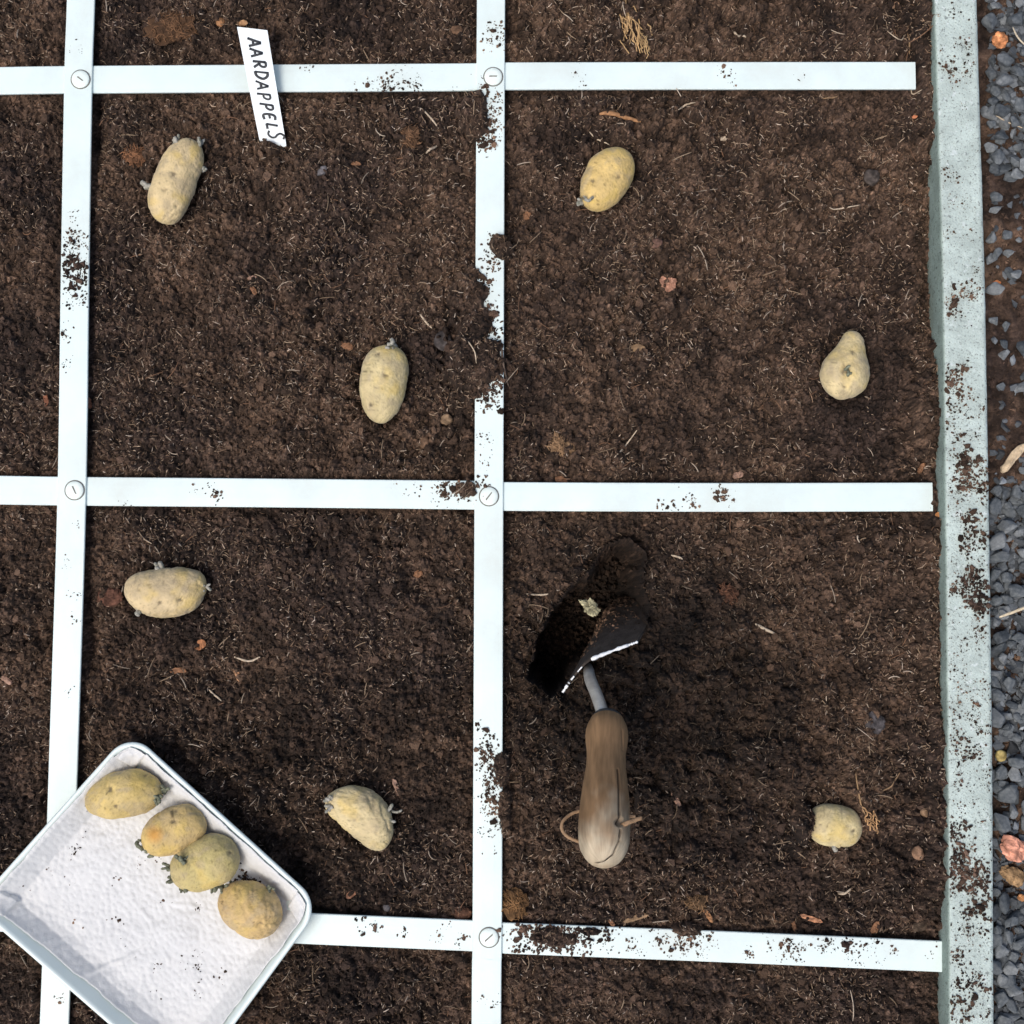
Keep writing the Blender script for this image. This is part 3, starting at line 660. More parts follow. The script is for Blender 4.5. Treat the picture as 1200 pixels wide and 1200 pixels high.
mid1 = P(692, 797, 0.014); mid2 = P(700, 817, 0.031)
npth = smoothpath([P(689, 781, -.012), P(690, 787, .002), mid1, mid2, bC+ax*0.004], 40)
Vn, Fn = tube(npth, np.interp(np.linspace(0, 1, 40), [0, .2, .5, 1], [.0030, .0038, .0042, .0043]), 20); mk('neck', Vn, Fn, M['neck'], tr)
# blade: arc across the shoulders, swept down to a rounded tip
tip = P(722, 705, -0.085)
arc = smoothpath([L3, P(672, 795, sh_z), A3, P(716, 764.5, sh_z), R3], 41)
rowsb = []
nb = 30
for j in range(nb):
    t = j/(nb-1); f = t**0.9
    wsc = (1+0.10*math.sin(t*math.pi*0.6))*math.sqrt(max(0.0, 1-t**3.2))
    ctr = A3*(1-f)+tip*f; arcc = arc-A3
    bulge = np.array([0.004*math.sin(t*math.pi), 0.003*math.sin(t*math.pi), 0])
    rowsb.append(ctr+arcc*wsc+bulge)
BV = np.array(rowsb); nB = 41
top_ = BV.reshape(-1, 3)
nrm_b = np.cross(BV[1, 20]-BV[0, 20], BV[0, 30]-BV[0, 10]); nrm_b /= np.linalg.norm(nrm_b)
bot_ = top_-nrm_b*0.0014
fb = gridF(nb, nB); Fb = [tuple(f) for f in fb]+[tuple(f+len(top_))[::-1] for f in fb]
rim = [j for j in range(nB)]
Fb += [(i+1, i, i+len(top_), i+1+len(top_)) for i in range(nB-1)]
for e_ in (0, nB-1): Fb += [(i*nB+e_, (i+1)*nB+e_, (i+1)*nB+e_+len(top_), i*nB+e_+len(top_)) for i in range(nb-1)]
bl = mk('blade', np.vstack([top_, bot_]), Fb, M['blade'], tr)
# bare bright metal showing along the shoulders, worn through in places
for a0, a1, rr in ((0, 5, .0010), (6.2, 6.9, .0009), (8.5, 11, .0007), (13.5, 16.5, .00045), (21.5, 36.5, .00125), (36.2, 40, .0008)):
    idxs = np.linspace(a0, a1, 14); ep = np.array([arc[int(i)]*(1-(i % 1))+arc[min(int(i)+1, 40)]*(i % 1) for i in idxs])-nrm_b*0.0007+np.array([0, 0, .0006])
    Ve, Fe = tube(ep, rr*np.clip(1+0.25*rng.standard_normal(14), .5, 1.3), 8); mk('bare_edge', Ve, Fe, M['edge'], bl)
# leather cord through the handle: loop on one side, cut end on the other
zl = 0.108
hp = bC+ax*HLn*0.70
def near_handle(px, py, z): return P(px, py, z)
lp = smoothpath([near_handle(684, 950, .100), near_handle(671, 953, .102), near_handle(660, 962, .106), near_handle(658.5, 972, .108), near_handle(666, 981, .109), near_handle(682, 988, .108)], 40)
Vk, Fk = tube(lp, 0.00105, 8, 0.6)
e1 = smoothpath([P(724, 969, .118), P(734, 965, .1235), P(744, 961, .121), P(752, 958.5, .119)], 16); Vk2, Fk2 = tube(e1, np.linspace(.0016, .0013, 16), 8, .6)
e2 = smoothpath([P(732, 960, .110), P(738, 957, .110), P(745, 957, .111)], 10); Vk3, Fk3 = tube(e2, .0012, 8, .6)
mk('cord_loop', Vk, Fk, M['cord'], tr); mk('cord_end', Vk2, Fk2, M['cord'], tr); mk('cord_end', Vk3, Fk3, M['cord'], tr)

# ------------------------------------------------------------------ crumbs and fibres (uncountable)
phi = (1+5**.5)/2
ICO = np.array([(-1, phi, 0), (1, phi, 0), (-1, -phi, 0), (1, -phi, 0), (0, -1, phi), (0, 1, phi), (0, -1, -phi), (0, 1, -phi), (phi, 0, -1), (phi, 0, 1), (-phi, 0, -1), (-phi, 0, 1)])/math.hypot(1, phi)
ICF = np.array([(0, 11, 5), (0, 5, 1), (0, 1, 7), (0, 7, 10), (0, 10, 11), (1, 5, 9), (5, 11, 4), (11, 10, 2), (10, 7, 6), (7, 1, 8), (3, 9, 4), (3, 4, 2), (3, 2, 6), (3, 6, 8), (3, 8, 9), (4, 9, 5), (2, 4, 11), (6, 2, 10), (8, 6, 7), (9, 8, 1)])
OCT = np.array([(1, 0, 0), (-.5, .87, 0), (-.5, -.87, 0), (0, 0, 1), (0, 0, -1)], float); OCF = np.array([(0, 1, 3), (1, 2, 3), (2, 0, 3), (1, 0, 4), (2, 1, 4), (0, 2, 4)])
def crumbs(name, pos, rad, col, m=None, squash=0.75, small=False):
    base, BF = (OCT, OCF) if small else (ICO, ICF); nb_ = len(base)
    n = len(pos); v = base[None]*(1+0.38*rng.standard_normal((n, nb_, 1)).clip(-1.4, 1.6))*np.array([1, 1, squash])
    st = rng.uniform(.6, 1.5, (n, 1, 3)); st[..., 2] = 1; v = v*st
    a = rng.uniform(0, 6.28, n); ca, sa = np.cos(a)[:, None], np.sin(a)[:, None]
    x = v[..., 0]*ca-v[..., 1]*sa; y = v[..., 0]*sa+v[..., 1]*ca
    v = np.stack([x, y, v[..., 2]], -1)*rad[:, None, None]+pos[:, None]
    f = (BF[None]+nb_*np.arange(n)[:, None, None]).reshape(-1, 3)
    c = np.repeat(col[:, None], nb_, 1).reshape(-1, 3)
    return mk(name, v.reshape(-1, 3), f, m or M['crumb'], col=c, smooth=False)
FX0, FX1, FY0, FY1 = -0.395, XB-0.012, -0.385, 0.395
def crumb_col(x, y, n):
    return soil_col(x, y, rng.uniform(0, 1.25, n), 1.1)
tray_poly = [(p[0], p[1]) for p in TRAYC]
for N, nm, lb, r0, sg, small in ((70000, 'soil_grains', 'fine dark grains of peaty soil over the whole bed', .00062, .3, True), (15500, 'soil_crumbs', 'larger loose crumbs of brown soil over the whole bed', .00115, .5, False)):
    x = rng.uniform(FX0, FX1, N); y = rng.uniform(FY0, FY1, N); qx, qy = proj(np.stack([x, y, x*0], -1))
    z = soil_h(x, y); keep = ((strip_mask(qx, qy, 0) > 1.5) | (z > .0025)) & ~inside(qx, qy, tray_poly)
    x, y, z = x[keep], y[keep], z[keep]; r = np.clip(np.exp(rng.normal(math.log(r0), sg, len(x))), 0.0003, .0024)
    cc_ = crumb_col(x, y, len(x)) if small else soil_col(x, y, rng.uniform(.1, .95, len(x)), 1.05)
    cr = crumbs(nm, np.stack([x, y, z+r*0.4], 1), r, cc_, small=small); tag(cr, lb, 'soil', kind='stuff')
x = rng.uniform(-.62, FX1, 26000); y = rng.uniform(-.62, .62, 26000); k = (x < FX0) | (y < FY0) | (y > FY1); x, y = x[k], y[k]
qx, qy = proj(np.stack([x, y, x*0], -1)); k = strip_mask(qx, qy, 0) > 2; x, y = x[k], y[k]; z = soil_h(x, y); r = np.clip(np.exp(rng.normal(math.log(.0013), .4, len(x))), .0005, .003)
cr = crumbs('soil_crumbs', np.stack([x, y, z+r*.4], 1), r, crumb_col(x, y, len(x)), small=True); tag(cr, 'soil crumbs on the bed beyond the frame', 'soil', kind='stuff')
# crumbs stuck to the blade
bi = np.minimum((rng.random(1000)**.55*(nb-2)).astype(int)+1, nb-3); bj = rng.integers(1, nB-1, 1000); bp_ = BV[bi, bj]+np.array([0, .0002, .0006])+rng.normal(0, .0006, (1000, 3))
cr = crumbs('soil_on_blade', bp_, rng.uniform(.0003, .0008, 1000)*(1+bi/nb*1.5), crumb_col(bp_[:, 0], bp_[:, 1], 1000)*1.7); tag(cr, 'wet soil stuck to the trowel blade', 'soil', kind='stuff')
# earth crumbs outside the edging
N = 5000; x = rng.uniform(XS+.02, .42, N); y = rng.uniform(-.385, .395, N); z = ground2_h(x, y); r = np.clip(np.exp(rng.normal(math.log(.0009), .4, N)), .0003, .003)
cr = crumbs('earth_crumbs', np.stack([x, y, z+r*.4], 1), r, soil_col(x, y, rng.uniform(0, 1, N), 1.5), small=True); tag(cr, 'loose brown earth crumbs among the gravel outside the edging', 'soil', kind='stuff')

def fibres(name, x, y, z, L, wdt, col, el=0.35, seg=4, curl=1.0, lift=0.0):
    n = len(x); a = rng.uniform(0, 6.28, n); e = rng.normal(0, el, n).clip(-.9, .9)
    k = rng.normal(0, 1.1, n)*curl
    t = np.linspace(-.5, .5, seg+1)
    ang = a[:, None]+k[:, None]*t[None]
    dx = np.cos(ang)*np.cos(e)[:, None]; dy = np.sin(ang)*np.cos(e)[:, None]
    st = (L/seg)[:, None]
    cx = np.cumsum(dx, 1)*st; cy = np.cumsum(dy, 1)*st; cz = (t[None]*np.sin(e)[:, None])*L[:, None]
    cx -= cx.mean(1, keepdims=True); cy -= cy.mean(1, keepdims=True)
    c = np.stack([x[:, None]+cx, y[:, None]+cy, z[:, None]+cz+lift-0.15*L[:, None]*(t[None]*2)**2*0.5], -1)
    nx = -np.sin(ang); ny = np.cos(ang); hw = 0.5*wdt[:, None]*np.array([.5]+[1]*(seg-1)+[.4])[None]
    side_ = np.stack([nx*hw, ny*hw, 0*hw], -1); up_ = np.stack([0*hw, 0*hw, hw*1.1], -1)
    v = np.stack([c-side_-up_*.3, c+up_, c+side_-up_*.3], 2)      # three-sided strand
    v = v.reshape(n, -1, 3); m = v.shape[1]
    f = []
    for s in range(seg):
        b = s*3
        f += [(b, b+1, b+4, b+3), (b+1, b+2, b+5, b+4)]
    f = np.array(f)[None]+m*np.arange(n)[:, None, None]
    return mk(name, v.reshape(-1, 3), f.reshape(-1, 4), M['fibre'], col=np.repeat(col[:, None], m, 1).reshape(-1, 3), smooth=False)
def sample(N, margin=3.0, holes=True):
    x = rng.uniform(FX0, FX1, N); y = rng.uniform(FY0, FY1, N); qx, qy = proj(np.stack([x, y, x*0], -1)); z = soil_h(x, y)
    k = ((strip_mask(qx, qy, 0) > margin) | (z > .004)) & ~inside(qx, qy, tray_poly)
    if holes: k &= ~inside(qx, qy, HOLE)
    k &= rng.random(N) < np.clip(.68+2.2*fbm(x, y, .03, 171, 3), .10, 1)
    for p in POT:
        if not p.get('tray'): k &= np.hypot(qx-p['c'][0], qy-p['c'][1]) > p['W']*0.5
    return x[k], y[k], z[k]
def fcol(n, pal, wts, x, y):
    pal = np.array(pal); i = rng.choice(len(pal), n, p=wts); c = pal[i]*rng.uniform(.7, 1.3, (n, 1))
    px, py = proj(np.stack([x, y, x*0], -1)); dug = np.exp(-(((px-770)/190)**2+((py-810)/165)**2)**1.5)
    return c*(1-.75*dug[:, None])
x, y, z = sample(92000)
L = np.clip(np.exp(rng.normal(math.log(.0027), .45, len(x))), .0012, .009); wd_ = rng.uniform(.0003, .00085, len(x))
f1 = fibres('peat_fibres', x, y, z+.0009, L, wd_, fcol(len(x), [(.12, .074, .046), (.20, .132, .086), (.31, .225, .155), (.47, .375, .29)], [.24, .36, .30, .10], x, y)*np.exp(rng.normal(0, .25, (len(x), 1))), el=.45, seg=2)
tag(f1, 'fine brown and tan peat fibres mixed through the soil', 'fibres', kind='stuff')
x, y, z = sample(1500, 5)
L = np.clip(np.exp(rng.normal(math.log(.0085), .45, len(x))), .004, .022); wd_ = rng.uniform(.0004, .0008, len(x))
f2 = fibres('root_hairs', x, y, z+.0012, L, wd_, fcol(len(x), [(.30, .215, .14), (.46, .37, .28), (.20, .11, .065)], [.5, .2, .3], x, y), el=.18, seg=6, curl=.8)
tag(f2, 'short pale root hairs and straw bits scattered over the soil', 'fibres', kind='stuff')

# soil spilled on the slats, slab and towel
def spill(spots, zfun, name, label, rmax=.0016):
    P_, R_ = [], []
    for (cx, cy, sx, sy, n, r0) in spots:
        # clumpy: a few parents with children
        n = int(n*1.25); npar = max(1, n//7); ca = rng.normal(0, 1, (npar, 2)).clip(-2, 2)*[sx, sy]+[cx, cy]
        pi = rng.integers(0, npar, n); q = ca[pi]+rng.normal(0, 1, (n, 2))*np.where(rng.random((n, 1)) < .45, 1.4, 1)*[min(sx, 3.6), min(sy, 3.6)]
        P_.append(q); R_.append(np.clip(np.exp(rng.normal(math.log(r0*.72), .5, n)), .00018, rmax))
    q = np.vstack(P_); r = np.concatenate(R_); z, ok = zfun(q[:, 0], q[:, 1]); q, r, z = q[ok], r[ok], z[ok]
    w3 = P(q[:, 0], q[:, 1], z); w3[:, 2] += r*0.35
    o = crumbs(name, w3, r, crumb_col(w3[:, 0], w3[:, 1], len(r))*1.05, squash=.7); tag(o, label, 'soil', kind='stuff'); return o
def zslat(px, py):
    z = np.full(px.shape, -1.0)
    for pts, hw, l in STRIPS:
        m = poly_dist(px, py, pts) < hw-0.6; z = np.where(m, np.maximum(z, ZS[l]+TH+.0001), z)
    return z, z > 0
sp = [(88, 285, 9, 16, 120, .0006), (86, 315, 8, 12, 200, .0008), (96, 338, 7, 12, 90, .0006), (78, 392, 4, 6, 24, .0006), (76, 428, 4, 8, 26, .0005), (88, 300, 12, 30, 60, .0004),
      (460, 99, 16, 5, 120, .0006), (352, 78, 8, 3, 14, .0007), (480, 92, 40, 10, 40, .0004), (580, 45, 8, 8, 70, .0007), (570, 125, 6, 22, 80, .0006), (582, 290, 6, 12, 90, .0008),
      (570, 350, 6, 24, 160, .0007), (580, 425, 7, 30, 320, .0008), (566, 460, 8, 9, 160, .0008), (566, 168, 7, 6, 90, .0008), (578, 130, 5, 20, 120, .0007), (564, 520, 4, 14, 40, .0005), (540, 575, 16, 8, 190, .0007), (500, 575, 20, 8, 40, .0005),
      (245, 582, 10, 7, 34, .0006), (140, 587, 6, 3, 8, .0005), (848, 578, 6, 5, 60, .0008), (795, 595, 10, 4, 50, .0007), (820, 580, 30, 10, 20, .0004), (650, 1100, 26, 9, 420, .0009), (690, 1096, 24, 10, 120, .0007),
      (805, 1095, 18, 7, 160, .0008), (790, 1110, 50, 10, 60, .0005), (620, 1088, 16, 4, 30, .0008), (900, 1112, 120, 10, 150, .0005), (1020, 1115, 60, 10, 110, .0005), (920, 1112, 14, 7, 40, .0007), (982, 1108, 10, 4, 50, .0008),
      (572, 890, 7, 22, 170, .0007), (575, 930, 7, 24, 200, .0007), (582, 960, 4, 14, 60, .0006), (574, 985, 8, 20, 16, .0005), (435, 1082, 8, 6, 24, .0007), (500, 1092, 40, 10, 40, .0006), (572, 1180, 8, 12, 16, .0005),
      (660, 92, 30, 8, 12, .0005), (855, 85, 12, 6, 20, .0006), (950, 95, 30, 8, 6, .0004), (85, 660, 8, 22, 30, .0004), (85, 730, 6, 10, 8, .0005), (82, 812, 4, 8, 8, .0004), (62, 1160, 8, 16, 10, .0005), (85, 60, 10, 40, 14, .0003)]
spill(sp, zslat, 'soil_on_slats', 'dark soil crumbs spilled over the white slats of the grid', .0022)
def zslab(px, py):
    l = slab_x(py, SL); rr = slab_x(py, SR); ok = (px > l+2) & (px < rr-2); return np.full(px.shape, SLAB_Z+.0003), ok
sp = [(1121, 50, 12, 20, 60, .0005), (1118, 85, 8, 10, 70, .0006), (1110, 205, 8, 8, 60, .0005), (1112, 245, 12, 30, 60, .0004), (1135, 342, 8, 6, 60, .0007), (1116, 358, 8, 6, 70, .0007), (1117, 440, 6, 8, 80, .0009),
      (1134, 435, 4, 3, 16, .0010), (1120, 470, 10, 14, 90, .0006), (1122, 500, 14, 16, 80, .0006), (1133, 540, 8, 8, 130, .0009), (1140, 565, 10, 10, 120, .0008), (1125, 580, 12, 14, 90, .0006), (1145, 610, 10, 6, 60, .0009),
      (1148, 625, 6, 5, 40, .0008), (1142, 645, 8, 10, 80, .0007), (1136, 680, 10, 8, 130, .0009), (1145, 705, 8, 8, 130, .0009), (1130, 695, 10, 10, 60, .0006), (1130, 770, 16, 30, 100, .0005), (1135, 820, 16, 30, 160, .0005), (1138, 870, 14, 10, 90, .0007),
      (1135, 905, 16, 30, 170, .0005), (1122, 985, 8, 12, 120, .0007), (1130, 1010, 14, 14, 210, .0008), (1145, 1025, 12, 12, 170, .0008), (1150, 1060, 10, 16, 120, .0008), (1120, 1040, 8, 14, 80, .0007), (1140, 1100, 16, 25, 120, .0005), (1130, 1140, 12, 14, 90, .0007), (1122, 1185, 10, 12, 120, .0008),
      (1145, 1170, 16, 25, 110, .0006), (1135, 300, 20, 120, 120, .0003), (1136, 750, 22, 160, 300, .00032), (1138, 1050, 22, 120, 260, .00032), (1130, 550, 22, 100, 160, .00035)]
spill(sp, zslab, 'soil_on_edging', 'brown soil crumbs scattered on top of the concrete edging', .0022)
tz_cache = TP
def ztowel(px, py):
    w3 = P(px, py, Z0+.004); z = np.array([towel_z(a, b) for a, b in w3[:, :2]])
    return z+0.0001, inside(px, py, [(152, 885), (345, 1060), (225, 1240), (-5, 1062)])
sp = [(120, 975, 40, 18, 30, .0004), (75, 1000, 20, 14, 22, .0005), (55, 1030, 20, 12, 24, .0005), (110, 1080, 30, 16, 18, .0005), (150, 1020, 30, 16, 14, .0005), (180, 1110, 40, 20, 16, .0004), (235, 1140, 20, 16, 24, .0006), (290, 1033, 6, 3, 90, .0008), (282, 1028, 5, 4, 18, .0006), (175, 1150, 30, 20, 16, .0004), (225, 1165, 12, 12, 12, .0005), (240, 1050, 24, 10, 16, .0004)]
spill(sp, ztowel, 'soil_on_towel', 'tiny dark soil specks on the white paper towel', .0012)

# ------------------------------------------------------------------ loose pieces lying on the soil (each one a thing)
SPH = None
def blobmesh(r, nu_=14, nv_=18):
    s = np.linspace(0.02, math.pi-.02, nu_); ph = np.linspace(0, 2*math.pi, nv_, endpoint=False); S, Q = np.meshgrid(s, ph, indexing='ij')
    v = np.stack([np.sin(S)*np.cos(Q), np.sin(S)*np.sin(Q), np.cos(S)], -1)
    return v, [tuple(f) for f in gridF(nu_, nv_, True)]+[tuple(range(nv_))[::-1], tuple((nu_-1)*nv_+k for k in range(nv_))]
def clod(name, px, py, wpx, hpx, ang, col, label, cat, rough=.35, zf=None, sq=.6, seed=0):
    r = np.random.default_rng(900+seed); v, f = blobmesh(1, 26, 34)
    o = seed*3.7; n = fbm(v[..., 0]*1.0+o+v[..., 2], v[..., 1]+v[..., 2]*.7, .8, 600+seed, 3)
    n2 = fbm(v[..., 0]+o-v[..., 2]*.6, v[..., 1]+v[..., 2]*.8, .22, 640+seed, 3); v = v*(1+rough*n[..., None]*1.5+(rough*.9 if cat in ('clod', 'lump', 'bark', 'brick piece', 'stone') else rough*.35)*n2[..., None])
    a = math.radians(ang); x = v[..., 0]*wpx*PX/2; y = v[..., 1]*hpx*PX/2; z = v[..., 2]*min(wpx, hpx)*PX/2*sq
    c = P(px, py, 0.0); g = zf if zf is not None else float(np.median(soil_h(c[0]+r.normal(0, .002, 20), c[1]+r.normal(0, .002, 20))))
    zc = g+min(wpx, hpx)*PX/2*sq*(0.30 if zf is None else .55); c = P(px, py, zc)
    W3 = np.stack([c[0]+x*math.cos(a)-y*math.sin(a), c[1]+x*math.sin(a)+y*math.cos(a), zc+z], -1).reshape(-1, 3)
    cc = np.array(col)*np.exp(1.3*fbm(W3[:, 0], W3[:, 1]+W3[:, 2], .003, 610+seed, 3))[:, None]
    o = mk(name, W3, f, M['chip'], origin=(c[0], c[1], g), col=cc, smooth=cat == 'pebble'); return tag(o, label, cat)
def chip(name, px, py, lpx, wpx, ang, col, label, cat='wood chip', zf=None, seed=0, thick=.0016):
    r = np.random.default_rng(1300+seed); n = 9; t = np.linspace(-1, 1, n); wv = (1-np.abs(t)**2.4)**.5*.75+.2+r.normal(0, .1, n); wv2 = (1-np.abs(t)**2.6)**.5*.75+.2+r.normal(0, .1, n)
    bow = .10*r.normal()*(t**2)
    a = math.radians(ang); c = P(px, py, 0); L_ = lpx*PX/2; W_ = wpx*PX/2
    xs = t*L_; g = zf if zf is not None else float(soil_h(c[0]+r.normal(0, .0015, 30), c[1]+r.normal(0, .0015, 30)).mean())
    rows = []
    for yy, zz in ((-1, 0), (-1, .7), (-.3, 1.15), (.4, .95), (1, .6), (1, 0)):
        y = (wv if yy < 0 else wv2)*yy*W_+bow*L_; z = g+.0003+zz*thick+.0004*r.normal(0, 1, n)+0.0006*t
        rows.append(np.stack([c[0]+xs*math.cos(a)-y*math.sin(a), c[1]+xs*math.sin(a)+y*math.cos(a), z], -1))
    Vc = np.stack(rows, 1).reshape(-1, 3); Fc = [tuple(f) for f in gridF(n, 6, True)]+[tuple(range(6)), tuple((n-1)*6+k for k in range(6))[::-1]]
    cc = np.array(col)*r.uniform(.75, 1.25, (len(Vc), 1))
    o = mk(name, Vc, Fc, M['chip'], origin=(c[0], c[1], g), col=cc, smooth=False); return tag(o, label, cat)
def straw(name, pts, wpx, col, label, cat='straw', zf=None, n=18, lift=.0012):
    q = smoothpath(np.array([P(a, b, 0) for a, b in pts]), n)
    z = soil_h(q[:, 0], q[:, 1]) if zf is None else np.full(n, zf); z = np.convolve(np.pad(z, 3, 'edge'), np.ones(7)/7, 'valid'); q[:, 2] = z+lift
    Vt, Ft = tube(q, wpx*PX/2*np.clip(1.1-np.abs(np.linspace(-1, 1, n))**3*.6, .3, 1.1), 7, .7)
    cc = np.array(col)*rng.uniform(.8, 1.2, (len(Vt), 1)); o = mk(name, Vt, Ft, M['chip'], origin=tuple(q[n//2]-np.array([0, 0, lift])), col=cc); return tag(o, label, cat)
TAN = (.25, .16, .09); OR = (.21, .105, .055); BR = (.16, .085, .045); PK = (.31, .19, .135); PALE = (.47, .375, .27); DK = (.06, .05, .05); RED = (.22, .09, .05); GRY = (.10, .095, .10)
CL = [  # name, px, py, w, h, ang, col, label, cat, rough, squash
 ('fibre_clod', 205, 32, 62, 42, 10, (.105, .055, .028), 'large brown fibrous peat clod above the top left slat', 'clod', .5, .3),
 ('peat_clod', 157, 181, 22, 30, 20, (.15, .072, .036), 'reddish brown peat clod left of the long potato', 'clod', .4, .5),
 ('fibre_clod', 656, 523, 30, 20, -40, (.19, .115, .062), 'tan fibrous clod above the middle slat in the upper right square', 'clod', .6, .5),
 ('bark_flake', 785, 332, 18, 17, 30, (.33, .17, .11), 'pinkish brown bark flake in the middle of the upper right square', 'bark', .45, .35),
 ('pebble', 1021, 208, 19, 21, 0, (.085, .068, .058), 'dull dark pebble in the upper right square near the slab', 'pebble', .15, .6),
 ('pebble', 770, 285, 15, 12, 0, (.17, .095, .07), 'small reddish pebble below the golden oval potato', 'pebble', .2, .6),
 ('pebble', 523, 492, 15, 13, 0, (.24, .155, .09), 'small tan pebble right of the egg-shaped potato', 'pebble', .25, .6),
 ('pebble', 497, 518, 11, 16, 0, (.15, .09, .055), 'narrow brown pebble below right of the egg-shaped potato', 'pebble', .25, .6),
 ('slate_piece', 1025, 847, 24, 26, 20, (.07, .062, .062), 'dark grey slate piece on the soil right of the trowel', 'stone', .25, .45),
 ('peat_clod', 604, 1057, 27, 33, 30, (.16, .085, .036), 'orange-brown root clod in the corner by the lowest rivet', 'clod', .5, .6),
 ('bark_piece', 541, 1070, 22, 17, 0, (.12, .058, .035), 'reddish bark piece left of the lowest rivet against the slat', 'bark', .3, .5),
 ('pebble', 507, 1069, 12, 10, 0, (.10, .06, .045), 'dark brown pebble just above the lower slat left of the bark piece', 'pebble', .3, .6),
 ('bark_chunk', 1077, 1085, 38, 11, 8, (.075, .052, .036), 'dark bark chunk at the lower right corner of the bed', 'bark', .3, .6),
 ('pebble', 1085, 953, 12, 10, 0, (.27, .17, .10), 'small tan pebble between the small potato and the slab', 'pebble', .25, .6),
 ('pebble', 1076, 1000, 12, 15, 20, (.24, .14, .085), 'brown pebble below right of the small potato near the slab', 'pebble', .25, .6),
 ('peat_clod', 850, 697, 26, 20, 0, (.10, .047, .027), 'reddish clod right of the trowel hole', 'clod', .5, .45),
 ('pale_lump', 691, 712, 22, 17, -35, (.34, .31, .19), 'pale yellowish crumbly lump inside the dark trowel hole', 'lump', .75, .6),
 ('peat_clod', 480, 160, 24, 24, 0, (.12, .065, .035), 'brown clod below the upper slat left of the centre slat', 'clod', .45, .45),
 ('pebble', 377, 200, 15, 11, 25, (.11, .10, .10), 'grey pebble below the plant label', 'pebble', .25, .5),
 ('pebble', 284, 27, 12, 8, 0, (.36, .2, .1), 'small orange pebble touching the top end of the plant label', 'pebble', .2, .6),
 ('pebble', 258, 26, 11, 11, 0, (.26, .13, .06), 'small brown pebble left of the plant label top', 'pebble', .2, .6),
 ('bark_piece', 128, 700, 28, 20, 10, (.12, .055, .035), 'reddish bark piece between the left slat and the kidney-shaped potato', 'bark', .4, .4),
 ('pebble', 535, 35, 14, 10, 0, (.15, .085, .05), 'brown pebble left of the centre slat at the top edge', 'pebble', .3, .6),
 ('dark_pebble', 520, 400, 20, 22, 0, (.065, .055, .052), 'flat dark grey pebble right of the egg-shaped potato top', 'pebble', .25, .35),
 ('dark_pebble', 453, 1064, 8, 9, 0, (.11, .10, .10), 'small grey pebble above the lower slat right of the tray', 'pebble', .2, .7),
 ('peat_clod', 815, 1058, 26, 18, 0, (.12, .07, .036), 'brown clod above the spilled soil on the lower right slat', 'clod', .45, .45)]
CLODS = []
for i, (nm, px, py, a, b, an_, c, lb, ct, rg, sq) in enumerate(CL):
    if nm == 'pale_lump':
        clod(nm, px, py, a, b, an_, c, lb, ct, rg, -0.022, sq, i)
    else:
        o = clod(nm, px, py, a*(.9 if ct == 'clod' else 1), b*(.9 if ct == 'clod' else 1), an_, np.array(c)*(.62 if ct == 'clod' else .85), lb, ct, rg*(1.3 if ct == 'clod' else 1), None, sq, i)
        if ct == 'clod': CLODS.append((o, px, py, a, b, c))
